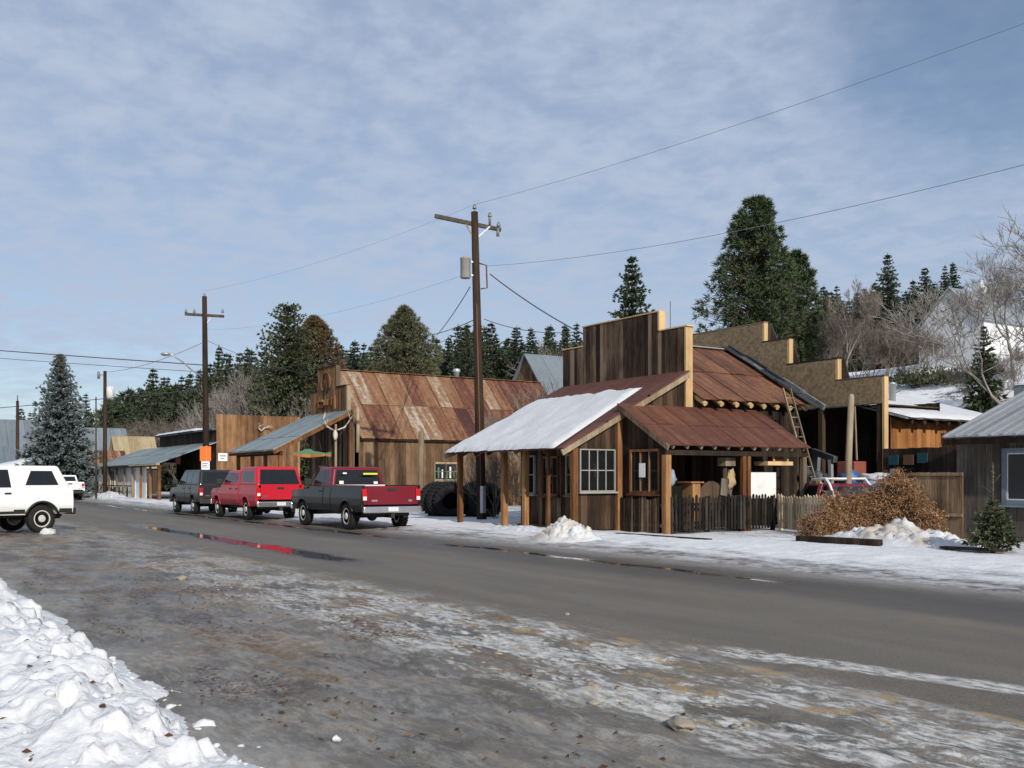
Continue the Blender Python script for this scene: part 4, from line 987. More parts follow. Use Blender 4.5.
m = MB(); m.box(-75.5, -74.8, 20.9, 20.98, 1.2, 1.8); m.box(-78.5, -78, 20.9, 20.98, 1.3, 1.8); m.build('window_poster', M['log_grey'], store)
def branchy(m, p, d, l, r, depth, rng):
    q = p + d * l; m.tube([p, q], [r, r * .6], 5)
    if depth:
        for k in range(2): branchy(m, q, (d + Vector((rng.gauss(0, .5), rng.gauss(0, .5), rng.gauss(0, .4)))).normalized(), l * .7, r * .6, depth - 1, rng)
def f_(m):
    for s_ in (-1, 1): branchy(m, Vector((-70.6, 24.2, 5.0)), Vector((.2, .5 * s_, .5)), .5, .06, 2, random.Random(3))
junk('wall_antlers', 'branching antler rack high on the tall red-brown side wall', 'antlers', f_, 'bone')
tag(MB().box(-70.7, -70.65, 21.1, 21.75, 2.8, 3.36).build('wall_sign', M['white']), 'white rectangular sign with faint lettering on the tall red-brown board wall', 'sign')
ws = bpy.data.objects['wall_sign']
m = MB(); m.box(-70.648, -70.64, 21.2, 21.65, 3.14, 3.2); m.box(-70.648, -70.64, 21.25, 21.55, 2.97, 3.02); m.build('lettering', M['ink'], ws, ); ws.children[0].location = (0, 0, 0)
# buildings farther along
def house(name, label, u0, u1, v0, v1, eave, ridge, wm, rm, along='u', snowy=False, cat='house', chim=None, z0=0, win=()):
    h = thing(name, label, cat, ((u0 + u1) / 2, (v0 + v1) / 2, z0))
    m = MB(); cu, cv = (u0 + u1) / 2, (v0 + v1) / 2
    if along == 'u':
        tz = lambda v: z0 + lerp(eave, ridge, 1 - abs(v - cv) / ((v1 - v0) / 2)) - .05
        boards(m, 'v', v0, v1, u1, z0 - 1, tz, .4, side=1); boards(m, 'v', v0, v1, u0, z0 - 1, tz, .4, side=-1)
        boards(m, 'u', u0, u1, v0, z0 - 1, z0 + eave, .4); boards(m, 'u', u0, u1, v1, z0 - 1, z0 + eave, .4, side=1)
    else:
        tz = lambda u: z0 + lerp(eave, ridge, 1 - abs(u - cu) / ((u1 - u0) / 2)) - .05
        boards(m, 'u', u0, u1, v0, z0 - 1, tz, .4); boards(m, 'u', u0, u1, v1, z0 - 1, tz, .4, side=1)
        boards(m, 'v', v0, v1, u1, z0 - 1, z0 + eave, .4, side=1); boards(m, 'v', v0, v1, u0, z0 - 1, z0 + eave, .4, side=-1)
    m.build('wall', M[wm], h)
    m = MB(); e, r = z0 + eave - .1, z0 + ridge
    if along == 'u':
        sheets(m, (u0 - .3, v0 - .3, e), (u1 + .3, v0 - .3, e), (u1 + .3, cv, r), (u0 - .3, cv, r), 8, 1, .08); sheets(m, (u1 + .3, v1 + .3, e), (u0 - .3, v1 + .3, e), (u0 - .3, cv + .002, r - .002), (u1 + .3, cv + .002, r - .002), 8, 1, .08)
    else:
        sheets(m, (u1 + .3, v0 - .3, e), (u1 + .3, v1 + .3, e), (cu, v1 + .3, r), (cu, v0 - .3, r), 8, 1, .08); sheets(m, (u0 - .3, v1 + .3, e), (u0 - .3, v0 - .3, e), (cu - .002, v0 - .3, r - .002), (cu - .002, v1 + .3, r - .002), 8, 1, .08)
    rf = m.build('roof', M[rm], h)
    if chim:
        m = MB(); m.box(chim[0] - .4, chim[0] + .4, chim[1] - .4, chim[1] + .4, r - 1.5, r + 1.0); m.build('chimney', M['white_dull'], rf)
    for ax, a, b, p_, s_, za, zb_ in win: window(h, ax, a, b, p_, s_, z0 + za, z0 + zb_, 1, 2, 'white', .1)
    return h
# ------------------------------------------------------------------ vehicles: local x forward, y left, z up
def arc(cx, r, zs, n=10, rev=False):
    a0 = math.asin(max(-1, min(1, (zs - .4) / r)))
    p = [(cx + r * math.cos(lerp(PI - a0, a0, i / n)), .4 + r * math.sin(lerp(PI - a0, a0, i / n))) for i in range(n + 1)]
    return p[::-1] if rev else p
def wheel_parts(par, x, y, side, r, rim_mat, w=.25):
    """side +1 = outer face towards +y"""
    hub = MB(); hub.lathe([(.16, -.1), (.16, .06), (.07, .1), (.06, .125), (0, .13)], 16, axis='y')
    ty = MB(); ri, ro = r * .60, r
    ty.lathe([(ri, w * .42), (ri + .02, w * .5), (ro - .09, w * .52), (ro - .03, w * .46), (ro, w * .36), (ro + .003, 0), (ro, -w * .36), (ro - .03, -w * .46), (ro - .09, -w * .52), (ri, -w * .5), (ri, w * .42)], 30, axis='y')
    for k in range(30):
        a = 2 * PI * k / 30
        for s_ in (-1, 1): ty.bar((math.cos(a) * ro, s_ * w * .45, math.sin(a) * ro), (math.cos(a + .05) * ro, s_ * .03, math.sin(a + .05) * ro), .035, .02, up=(math.cos(a), 0, math.sin(a)))
    rm = MB(); rm.lathe([(ri - .04, -w * .4), (ri + .005, -w * .4), (ri + .008, w * .46), (ri - .02, w * .47), (ri - .04, w * .34), (.11, w * .42), (.09, w * .54), (0, w * .56)], 24, axis='y', smooth=False)
    hl_ = MB()
    for k in range(6):
        a = 2 * PI * k / 6; hl_.lathe([(.032, w * .39), (.032, w * .405), (0, w * .406)], 10, (math.cos(a) * (ri - .09), 0, math.sin(a) * (ri - .09)), axis='y')
    o = hub.build('wheel', M['rust_iron'], par)
    o.location = (x, y, r)
    if side < 0: o.rotation_euler = (0, 0, PI)
    ty.build('tyre', M['rubber'], o); rm.build('rim', M[rim_mat], o); hl_.build('rim_holes', M['black'], o)
import bmesh
def sliced(m, ol, y0, y1, zc, xc, fn):
    b = bmesh.new(); n = len(ol)
    v0 = [b.verts.new((x, y0, z)) for x, z in ol]; v1 = [b.verts.new((x, y1, z)) for x, z in ol]
    b.faces.new(v0); b.faces.new(v1[::-1])
    for i in range(n): b.faces.new((v0[i], v1[i], v1[(i + 1) % n], v0[(i + 1) % n])[::-1])
    for ax, cs in ((2, zc), (0, xc)):
        for c in cs:
            co = [0, 0, 0]; no = [0, 0, 0]; co[ax] = c; no[ax] = 1
            bmesh.ops.bisect_plane(b, geom=b.verts[:] + b.edges[:] + b.faces[:], plane_co=co, plane_no=no)
    bmesh.ops.triangulate(b, faces=[f for f in b.faces if len(f.verts) > 4])
    b.verts.index_update(); base = len(m.v)
    m.add([fn(*v.co) for v in b.verts], [[v.index for v in f.verts] for f in b.faces], .5); b.free()
def car(name, label, cat, loc, rz, p):
    t = thing(name, label, cat, loc, rz, world=False)
    L, Wd, zs, zb, zh = p['L'], p['W'], p['zs'], p['zb'], p['zh']
    xr, xf, r = p['xr'], p['xf'], p['r']; hb = Wd / 2; ra = r + .09; hl, hf = -L / 2 + .12, L / 2 - .1
    xc = p['cab'][0]           # rear foot of cab
    pm = M[p['paint']]
    tum = lambda x, y, z: (x, y * (1 - .035 * sst(zb - .35, zb, z) - .05 * sst(zs + .25, zs, z) - .06 * sst(hf - .8, hf, x)), z)
    arches = arc(xr, ra, zs + .02), arc(xf, ra, zs + .02)
    bedz = p.get('bedz', zb)
    def outline(x0, x1, top):
        ol = [(x0, zs + .06)]
        for A, cx in zip(arches, (xr, xf)):
            if x0 < cx < x1: ol += [q for q in A]
        ol += [(x1, zs + .06)]
        return ol + top
    hx = p['cab'][3]           # foot of windscreen
    CUT = ((zs + .15, zs + .25, zb - .35, zb - .18, zb - .05), (hf - .8, hf - .5, hf - .2))
    m = MB()
    if p.get('bed'):
        bx = p['bed']
        sliced(m, outline(bx + .012, hf, [(hf + .03, zs + .4), (hf, zh - .1), (hf - .12, zh - .02), (hx, zh + .05), (hx - .05, zb), (bx + .012, zb)]), -hb, hb, *CUT, tum)
        body = m.build('body', pm, t, bevel=.035, seg=3)
        wt_ = .09; ol = outline(hl, bx - .012, [(bx - .012, bedz), (hl, bedz)])
        m = MB(); sliced(m, ol, hb - wt_, hb, *CUT, tum); sliced(m, ol, -hb, -hb + wt_, *CUT, tum); m.box(bx - .09, bx - .013, -hb + wt_, hb - wt_, .62, bedz - .02); m.box(hl, bx - .09, -hb + wt_ + .002, hb - wt_ - .002, .8, .86)
        for s_ in (-1, 1): m.box(xr - ra, xr + ra, s_ * (hb - .3) - .1, s_ * (hb - .3) + .1, .86, 1.0)
        m.build('cargo_bed', pm, t, bevel=.02, seg=2)
    else:
        sliced(m, outline(hl, hf, [(hf + .03, zs + .4), (hf, zh - .1), (hf - .12, zh - .02), (hx, zh + .05), (hx - .05, zb), (hl, zb)]), -hb, hb, *CUT, tum)
        body = m.build('body', pm, t, bevel=.035, seg=3)
    m = MB(); m.box(-L / 2 + .3, L / 2 - .3, -hb + .32, hb - .32, zs - .08, zs + .35); m.tube([(xr, -hb + .2, r), (xr, hb - .2, r)], .06, 8); m.tube([(xf, -hb + .2, r), (xf, hb - .2, r)], .05, 8); m.blob((xr, .1, r), .17, 0, seed=1)
    m.build('chassis', M['black'], t)
    def shell(nm, x, zt, mat, par=t, tp=.13):
        """greenhouse on four x positions (rear foot, rear top, front top, front foot)"""
        f = lambda X, Y, Z: (X, Y * (1 - .035 - tp * (Z - zb) / (zt - zb)), Z)
        m = MB(); m.prism([(x[0], zb - .03), (x[3], zb - .03), (x[2], zt), (x[1], zt)], -hb + .02, hb - .02, f)
        return m.build(nm, mat, par, bevel=.085, seg=4), f
    def side_panes(par, f, quads, mat='car_glass', nm='side_window'):
        for q in quads:
            for s_ in (-1, 1):
                m = MB(); m.prism(q, s_ * (hb - .02) - .004, s_ * (hb - .02) + .006, f); m.build(nm, M[mat], par)
    def end_pane(par, f, x0, x1, z0, z1, zt, nm, ins=.09, d=-1, mat='car_glass'):
        """glass on a sloped end: x0 at z0, x1 at z1"""
        def y(z): return (hb - .02) * (1 - .035 - p.get('tp', .13) * (z - zb) / (zt - zb)) - ins
        dx = d * .008; m = MB()
        m.hexa([(x0 + dx, -y(z0), z0), (x0 + dx, y(z0), z0), (x0 - dx, y(z0), z0), (x0 - dx, -y(z0), z0), (x1 + dx, -y(z1), z1), (x1 + dx, y(z1), z1), (x1 - dx, y(z1), z1), (x1 - dx, -y(z1), z1)])
        return m.build(nm, M[mat], par)
    zt = p['zt']; cb = p['cab']
    tp_ = M[p.get('top', p['paint'])]; cab, f = shell('cab', cb, zt, tp_); side_panes(cab, f, p['sidewin'])
    ex = lambda xa, xb, z: lerp(xa, xb, (z - zb) / (zt - zb))
    end_pane(cab, f, ex(cb[3], cb[2], zb + .06), ex(cb[3], cb[2], zt - .08), zb + .06, zt - .08, zt, 'windscreen', d=1)
    if not p.get('canopy'):
        rw = end_pane(cab, f, ex(cb[0], cb[1], zb + .08), ex(cb[0], cb[1], zt - .1), zb + .08, zt - .1, zt, 'rear_window', ins=.13)
    if p.get('canopy'):
        cn, cz = p['canopy'], p['cz']; o_, f2 = shell('canopy', cn, cz, pm, tp=.1)
        g = lambda X, Y, Z: (X, Y * (1 - .035 - .1 * (Z - zb) / (cz - zb)), Z)
        side_panes(o_, g, p['canopywin'])
        rw = end_pane(o_, g, lerp(cn[0], cn[1], .08), lerp(cn[0], cn[1], .82), zb + .04, zb + (cz - zb) * .84, cz, 'rear_window', ins=.12)
    # doors
    for a, b in p['doors']:
        for s_ in (-1, 1):
            m = MB(); f3 = lambda x, y, z: (x, (hb + s_ * 0) * s_ * (1 - .035 * sst(zb - .35, zb, z) - .05 * sst(zs + .25, zs, z) - .06 * sst(hf - .8, hf, x)) + (y) * s_, z)
            zz_ = [zs + .12, zs + .25, zb - .35, zb - .18, zb - .02]
            ol = [(a, z) for z in zz_] + [(b, z) for z in zz_[::-1]]
            n_ = len(zz_); vs = []
            for yy in (.0, .012):
                for z in zz_: vs += [f3(a, yy, z), f3(b, yy, z)]
            k = 2 * n_
            fs = [(k + 2 * i, k + 2 * i + 1, k + 2 * i + 3, k + 2 * i + 2) for i in range(n_ - 1)]
            fs += [(2 * i, k + 2 * i, k + 2 * i + 2, 2 * i + 2) for i in range(n_ - 1)] + [(2 * i + 1, 2 * i + 3, k + 2 * i + 3, k + 2 * i + 1) for i in range(n_ - 1)] + [(0, 1, k + 1, k), (2 * n_ - 2, k + 2 * n_ - 2, k + 2 * n_ - 1, 2 * n_ - 1)]
            m.add(vs, fs); d_ = m.build('door', pm, t)
            m = MB(); yy = hb * .985 * s_; m.box(a + .08, a + .26, min(yy, yy + .035 * s_), max(yy, yy + .035 * s_), zb - .17, zb - .125); m.build('handle', M[p.get('handle', 'black')], d_)
    # lower trim, flares
    if p.get('trim'):
        for s_ in (-1, 1):
            m = MB(); y0 = hb * .955 * s_; m.box(xr + ra + .02, xf - ra - .02, min(y0, y0 + .03 * s_), max(y0, y0 + .03 * s_), zs + .05, zs + .2); m.box(hl + .02, xr - ra - .02, min(y0, y0 + .03 * s_), max(y0, y0 + .03 * s_), zs + .05, zs + .2); m.build('lower_trim', M[p['trim']], t)
    for cx in (xr, xf):
        for s_ in (-1, 1):
            pts = [(x, s_ * (hb * .985), z) for x, z in arc(cx, ra + .01, zs + .02, 14)]
            m = MB(); m.tube(pts, .035, 6); m.build('wheel_flare', M[p.get('flare', p['paint'])], t)
            wheel_parts(t, cx, s_ * (hb - .15), s_, r, p.get('rim', 'alloy'))
    # tail
    m = MB(); m.box(hl - .035, hl - .002, -hb + .2, hb - .2, p['tg0'], p.get('tg1', bedz) - .015)
    if p.get('bed') and not p.get('canopy'): m.box(hl - .002, hl + .05, -hb + .1, hb - .1, p['tg0'], bedz - .02)
    tg = m.build('tailgate', tp_, t, bevel=.015)
    zm = lerp(p['tg0'], p.get('tg1', bedz), .78)
    m = MB(); m.box(hl - .055, hl - .034, -.14, .14, zm - .04, zm + .04); m.build('handle', M['black'], tg)
    if p.get('badge', True):
        m = MB(); m.box(hl - .041, hl - .034, .48, .68, p['tg0'] + .1, p['tg0'] + .15); m.box(hl - .041, hl - .034, -.68, -.56, p['tg0'] + .09, p['tg0'] + .15); m.build('badge', M['chrome'], tg)
    for s_ in (-1, 1):
        m = MB(); y0, y1 = sorted((s_ * (hb - .19), s_ * (hb - .035))); m.box(hl - .04, hl + .09, y0, y1, p['tg0'] + .12, p.get('tg1', bedz) - .1); tl = m.build('taillight', M['red_lens'], t, bevel=.015)
        m = MB(); m.box(hl - .046, hl - .041, y0 + .02, y1 - .02, p['tg0'] + .14, p['tg0'] + .25); m.build('reverse_lens', M['clear_lens'], tl)
        m = MB(); y0, y1 = sorted((s_ * (hb - .35), s_ * (hb - .12))); m.box(hf - .03, hf + .05, y0, y1, zh - .35, zh - .14); m.build('headlight', M['clear_lens'], t, bevel=.02)
        m = MB(); x_ = cb[3] - .25; y0, y1 = sorted((s_ * (hb - .03), s_ * (hb + .22))); m.box(x_ - .06, x_ + .06, y0, y1, zb + .02, zb + .24); m.build('mirror', M['black'], t, bevel=.03)
    bm = M[p.get('bumper', 'chrome')]
    m = MB(); m.box(-L / 2, hl - .01, -hb + .04, hb - .04, p['bz'] - .11, p['bz'] + .09); rb = m.build('rear_bumper', bm, t, bevel=.03, seg=3)
    m = MB(); m.box(-L / 2 - .012, -L / 2 - .002, -.17, .17, p['bz'] - .06, p['bz'] + .07); m.build('number_plate', M['white_dull'], rb)
    m = MB(); m.box(-L / 2 + .02, hl + .4, -.06, .06, p['bz'] - .26, p['bz'] - .12); m.build('tow_hitch', M['black'], rb)
    m = MB(); m.box(hf + .02, L / 2, -hb + .04, hb - .04, p['bz'] - .12, p['bz'] + .1); m.build('front_bumper', bm, t, bevel=.03, seg=3)
    m = MB(); m.box(hf - .02, hf + .045, -hb + .38, hb - .38, zh - .42, zh - .12); m.build('grille', M['black'], t, bevel=.01)
    return t, cab, rw
XW = PI
# dark maroon pickup with its maroon tailgate to the camera
t, cab, rw = car('pickup_truck', 'dark maroon pickup with open bed and yellow strip in its rear window', 'pickup truck', (-30.45, 13.5, .01), XW, dict(
    L=6.1, W=2.02, zs=.52, zb=1.32, zh=1.2, xr=-1.75, xf=1.85, r=.41, paint='paint_maroon_shade', top='paint_maroon', bed=-.55, bedz=1.36, cab=(-.52, -.38, .62, 1.3), zt=1.95,
    sidewin=[[(-.33, 1.42), (.0, 1.42), (.0, 1.82), (-.27, 1.82)], [(.1, 1.42), (1.0, 1.42), (.58, 1.84), (.1, 1.84)]], doors=[(.05, 1.22)], tg0=.78, bz=.64))
m = MB(); m.box(-.63, -.61, -.62, -.12, 1.70, 1.755); m.build('yellow_strip', M['yellow'], cab)
m = MB(); m.box(-.645, -.63, .58, .72, 1.40, 1.5); m.box(-.645, -.63, -.62, -.48, 1.40, 1.48); m.box(-.6, -.59, .45, .58, 1.72, 1.77); m.build('window_sticker', M['white'], cab)
m = MB(); m.box(-.72, -.6, -.85, .85, 1.33, 1.375); m.build('tool_rail', M['white_dull'], t)
# red pickup with canopy
car('pickup_truck', 'bright red pickup with a matching red canopy over its bed', 'pickup truck', (-39.1, 13.15, .01), XW, dict(
    L=6.0, W=1.9, zs=.5, zb=1.32, zh=1.17, xr=-1.65, xf=2.0, r=.40, paint='paint_red', bed=-.85, bedz=1.33, cab=(-.83, -.7, .85, 1.5), zt=1.9, canopy=(-2.87, -2.55, -.86, -.83), cz=2.02,
    sidewin=[[(-.55, 1.42), (-.1, 1.42), (-.1, 1.79), (-.5, 1.79)], [(.0, 1.42), (1.2, 1.42), (.8, 1.8), (.0, 1.8)]], canopywin=[[(-2.4, 1.45), (-1.1, 1.45), (-1.1, 1.85), (-2.3, 1.85)]],
    doors=[(.0, 1.35), (-.78, -.04)], tg0=.78, bz=.62, handle='black'))
# charcoal suv in front of it
car('suv', 'charcoal SUV parked ahead of the red pickup', 'SUV', (-46.3, 13.2, .01), XW, dict(
    L=5.2, W=1.95, zs=.5, zb=1.28, zh=1.15, xr=-1.5, xf=1.55, r=.38, paint='paint_black', cab=(-2.42, -2.15, .35, 1.2), zt=1.95,
    sidewin=[[(-2.05, 1.38), (-1.2, 1.38), (-1.2, 1.84), (-1.95, 1.84)], [(-1.1, 1.38), (-.35, 1.38), (-.35, 1.84), (-1.1, 1.84)], [(-.25, 1.38), (.85, 1.38), (.3, 1.84), (-.25, 1.84)]],
    doors=[(-.25, 1.05), (-1.15, -.3)], tg0=.7, tg1=1.26, bz=.58, bumper='paint_black', flare='paint_black'))
# white hard-top on the near side, parked at an angle
car('suv', 'white two-door SUV with black lower trim, cut by the left edge of the picture', 'SUV', (-32.45, 2.95, .01), rad(-70), dict(
    L=4.5, W=1.95, zs=.52, zb=1.30, zh=1.2, xr=-1.2, xf=1.42, r=.40, paint='paint_white', cab=(-2.1, -1.78, .2, .85), zt=1.95,
    sidewin=[[(-1.72, 1.38), (-.72, 1.38), (-.92, 1.80), (-1.55, 1.80)], [(-.32, 1.24), (.72, 1.24), (.2, 1.83), (-.26, 1.83)]],
    doors=[(-.36, .82)], tg0=.75, tg1=1.28, bz=.62, bumper='black', trim='black', flare='black'))
# distant white pickup
car('pickup_truck', 'small distant white pickup parked beyond the white SUV', 'pickup truck', (-79.2, 12.35, .01), XW, dict(
    L=5.6, W=1.9, zs=.5, zb=1.28, zh=1.15, xr=-1.6, xf=1.75, r=.38, paint='paint_white', bed=-.55, bedz=1.3, cab=(-.52, -.38, .62, 1.3), zt=1.8,
    sidewin=[[(.0, 1.38), (1.0, 1.38), (.58, 1.7), (-.2, 1.7)]], doors=[(.05, 1.22)], tg0=.75, bz=.6, bumper='black'))
# old maroon hatchback in the yard, only its top above the fence
t, cab, rw = car('hatchback', 'old maroon car with white window frames and roof rail behind the tan fence', 'car', (-19.35, 24.35, .01), rad(-24), dict(
    L=4.1, W=1.7, zs=.38, zb=1.0, zh=.95, xr=-1.2, xf=1.25, r=.31, paint='paint_maroon', cab=(-1.75, -1.2, .15, .95), zt=1.42,
    sidewin=[[(-1.3, 1.05), (-.35, 1.05), (-.3, 1.36), (-1.1, 1.36)], [(-.1, 1.05), (.62, 1.05), (.1, 1.36), (-.1, 1.36)]], doors=[(-.2, .8)], tg0=.5, tg1=.98, bz=.45, bumper='black'))
for s_ in (-1, 1):
    m = MB(); m.tube([(-1.1, s_ * .62, 1.40), (-.95, s_ * .62, 1.55), (-.1, s_ * .62, 1.57), (.12, s_ * .62, 1.42), (.75, s_ * .76, 1.02)], .04, 7); m.build('roof_rail', M['white'], cab)
m = MB(); m.tube([(-.95, -.62, 1.55), (-.95, .62, 1.55)], .035, 6); m.tube([(-.1, -.62, 1.57), (-.1, .62, 1.57)], .035, 6); m.build('roof_bar', M['white'], cab)
for s_ in (-1, 1):
    m = MB(); m.hexa([(-.36, s_ * .80, 1.0), (-.12, s_ * .80, 1.0), (-.12, s_ * .83, 1.0), (-.36, s_ * .83, 1.0), (-.30, s_ * .71, 1.40), (-.1, s_ * .71, 1.40), (-.1, s_ * .74, 1.40), (-.30, s_ * .74, 1.40)])
    m.build('pink_pillar', M['pink'], cab)

# ------------------------------------------------------------------ poles, lamp, signs, cables
def pole(name, label, base, top, r=.17, cat='utility pole'):
    t = thing(name, label, cat, base)
    b, tp = Vector(base), Vector(top)
    m = MB(); m.tube([b - Vector((0, 0, .3)), b.lerp(tp, .5), tp], [r, r * .85, r * .68], 12); m.build('shaft', M['pole_wood'], t)
    return t
pu, pv = at(482, 37.5); P1 = Vector((pu, pv, 0)); T1 = Vector((*at(474.5, 37.5), zat(212, 37.5)))
p1 = pole('utility_pole', 'tall dark utility pole with grey transformer can, standing between barn and snowy porch', P1, T1, .19)
dr = Vector((*at(1000, 40), 0)) - Vector((*at(0, 40), 0)); dr.normalize()   # roughly across the view
ca = dr * .93 + Vector((-.36, .1, 0)); ca.normalize()
hz = 12.25 - .48
c0 = T1 - Vector((0, 0, .42))
m = MB(); m.bar(c0 - ca * 1.42 - Vector((.1, .1, -.13)), c0 + ca * 1.22 - Vector((.1, .1, .12)), .11, .14); m.build('crossarm', M['grey_wood'], p1)
for k in (-1, 1):
    m = MB(); m.bar(c0 + ca * .62 * (1 if k > 0 else .55) * k + Vector((0, 0, -.06)), T1 - Vector((0, 0, 1.05)), .03, .05); m.build('brace', M['white_dull'] if k > 0 else M['log_grey'], p1)
ins = [(.07, 0), (.09, .02), (.05, .05), (.08, .08), (.04, .11), (.05, .16), (0, .18)]
for q in (T1 + Vector((.0, 0, .12)), c0 + ca * .98 + Vector((0, 0, -.02)), c0 + ca * .62 + Vector((0, 0, .3))):
    m = MB(); m.lathe(ins, 10, q); m.tube([q - Vector((0, 0, .25)), q], .02, 5); m.build('insulator', M['ceramic'], p1)
m = MB(); m.tube([c0 + ca * .62, c0 + ca * .62 + Vector((0, 0, .45))], .05, 8); m.tube([c0 + ca * .95 - Vector((0, 0, .1)), c0 + ca * .95 - Vector((0, 0, .4))], .06, 8); m.build('cutout_fuse', M['ceramic'], p1)
tc = P1.lerp(T1, .815) - ca * .42 + Vector((0, 0, 0))
m = MB(); m.lathe([(.0, -.38), (.17, -.38), (.19, -.36), (.19, .33), (.205, .34), (.205, .38), (.1, .43), (0, .44)], 16, tc); tr = m.build('transformer', M['grey_shaded_white'], p1)
m = MB(); m.bar(tc + ca * .2 + Vector((0, 0, .25)), tc + ca * .4 + Vector((0, 0, .25)), .1, .06); m.bar(tc + ca * .2 - Vector((0, 0, .25)), tc + ca * .4 - Vector((0, 0, .25)), .1, .06); m.build('bracket', M['galv'], tr)
m = MB(); q = P1.lerp(T1, .8); m.tube([q + ca * .15 + Vector((0, 0, .4)), q + ca * .42 + Vector((0, 0, .35)), q + ca * .45 + Vector((0, 0, -.5)), q + ca * .2 + Vector((0, 0, -.55))], .03, 6); m.build('secondary_rack', M['rust_iron'], p1)
m = MB(); m.tube([P1 + Vector((.15, -.1, .1)), P1.lerp(T1, .7) + Vector((.15, -.1, 0))], .03, 5); m.build('conduit', M['rust_iron'], p1)
m = MB(); qq = P1 + Vector((.26, -.12, .0)); m.box(qq.x - .1, qq.x + .1, qq.y - .06, qq.y + .06, .3, 1.3); m.build('meter_box', M['galv'], p1)
P2 = Vector((*at(206.5, 54), 0)); T2 = Vector((*at(204.5, 54), 11.4))
p2 = pole('utility_pole', 'utility pole with a plain crossarm and street lamp arm above the orange sign', P2, T2, .19)
c2 = T2 - Vector((0, 0, .95)); m = MB(); m.bar(c2 - dr * 1.05, c2 + dr * 1.05 - Vector((0, 0, .12)), .12, .14); m.build('crossarm', M['grey_wood'], p2)
m = MB(); m.bar(c2 + dr * .5, T2 - Vector((0, 0, 1.6)), .03, .05); m.build('brace', M['white_dull'], p2)
for k in (-1.0, -.55, 0, .98):
    q = c2 + dr * k + Vector((0, 0, .08 if k else .95)); m = MB(); m.lathe(ins, 10, q); m.build('insulator', M['ceramic'], p2)
ar = [(*at(203.5, 54), zat(378, 54)), (*at(193, 53.6), zat(371, 53.6)), (*at(183, 53), zat(362, 53)), (*at(172, 52.5), zat(355, 52.5)), (*at(168, 52.5), zat(353.5, 52.5))]
m = MB(); m.tube(ar, .045, 7); am = m.build('lamp_arm', M['galv'], p2)
m = MB(); q = Vector(ar[-1]); m.blob(q - dr * .12 - Vector((0, 0, .03)), .26, 0, sq=(1.2, 1.0, .42)); m.build('lamp_head', M['galv'], am)
P3 = Vector((*at(105, 78), 0)); T3 = Vector((*at(105, 78), zat(371, 78)))
p3 = pole('utility_pole', 'slim utility pole with a pale can near its top, right of the blue spruce', P3, T3, .18)
m = MB(); m.lathe([(0, 0), (.3, 0), (.3, .9), (.2, 1.0), (0, 1.0)], 12, T3 + dr * .42 - Vector((0, 0, 2.2))); m.build('transformer', M['white_dull'], p3)
m = MB(); m.lathe([(0, 0), (.1, 0), (.1, .5), (0, .6)], 8, T3 - dr * .5 - Vector((0, 0, .6))); m.tube([T3 - dr * .5 - Vector((0, 0, .3)), T3 - Vector((0, 0, .3))], .03, 4); m.build('insulator', M['ceramic'], p3)
p4 = pole('utility_pole', 'distant bare utility pole left of the blue spruce', (*at(17.5, 85), 0), (*at(17.5, 85), zat(401, 85)), .17)
q = Vector((*at(17.5, 85), zat(401, 85))); m = MB(); m.tube([q, q + Vector((0, 0, .5))], .05, 6); m.build('insulator', M['ceramic'], p4)
p5 = pole('flag_pole', 'thin pale pole between the blue spruce and the slim utility pole', (*at(96, 74), 0), (*at(96, 74), zat(397, 74)), .07, 'pole')
WN_ = 0
def cable(a, b, sag, r, label, mat='wire', ext=0):
    a, b = Vector(a), Vector(b); pts = []
    for i in range(21):
        t = i / 20; p = a.lerp(b, t); p.z -= sag * 4 * t * (1 - t); pts.append(p)
    if ext: pts.append(b + (b - a) * ext)
    m = MB(); m.tube(pts, r, 4, smooth=False); tag(m.build('power_cable', M[mat]), label, 'cable')
def pt(px, py, Z): return Vector((*at(px, Z), zat(py, Z)))
A1 = T1 + Vector((0, 0, .28)); FR = 16.0
cable(A1, pt(1200, -42, 17), .25, .006, 'topmost cable rising from the transformer pole to the upper right corner', 'wire_grey', 2)
cable(pt(486, 266, 37.5), pt(1200, 118, 17), .45, .007, 'lower cable running from the transformer pole to the right edge', 'wire_grey', 2)
cable(T2 + Vector((0, 0, .3)), A1, .35, .004, 'faint high cable between the two street utility poles', 'wire_grey')
cable(pt(207, 330, 54), pt(478, 270, 37.5), .5, .004, 'second faint cable between the two street utility poles', 'wire_grey')
cable(pt(490, 274, 37.5), pt(583, 334, 35.6), .12, .022, 'black service cable from the transformer pole down to the dark false front')
cable(pt(470, 287, 37.5), pt(437, 335, 52), .1, .02, 'steep service cable dropping left from the transformer pole to the barn roof')
cable(pt(478, 318, 37.5), pt(425, 336, 55), .1, .018, 'flat service cable from mid pole to the barn ridge')
cable(pt(478, 322, 37.5), pt(432, 345, 56), .1, .014, 'thin lower service cable from mid pole to the barn ridge')
cable(pt(484, 319, 37.5), pt(575, 332, 36), .2, .013, 'thin cable from mid pole to the dark false front')
cable(pt(-400, 318, 68), pt(203, 365, 54), .1, .026, 'thick dark cable crossing above the blue spruce to the lamp pole')
cable(pt(-400, 323, 68), pt(203, 372, 54), .2, .014, 'thin dark cable just below the thick one left of the lamp pole')
cable(pt(-400, 432, 68), pt(205, 389, 54), .3, .02, 'lowest dark cable passing behind the blue spruce to the lamp pole')
cable(pt(205, 368, 54), pt(320, 360, 54), .3, .010, 'cable from the lamp pole to the barn false front')
cable(pt(206, 340, 54), pt(310, 375, 53), .2, .011, 'sloping cable from high on the lamp pole to the barn false front')
cable(T3 + Vector((0, 0, -.1)), pt(202, 343, 54), .3, .013, 'faint cable from the slim pole up to the lamp pole')
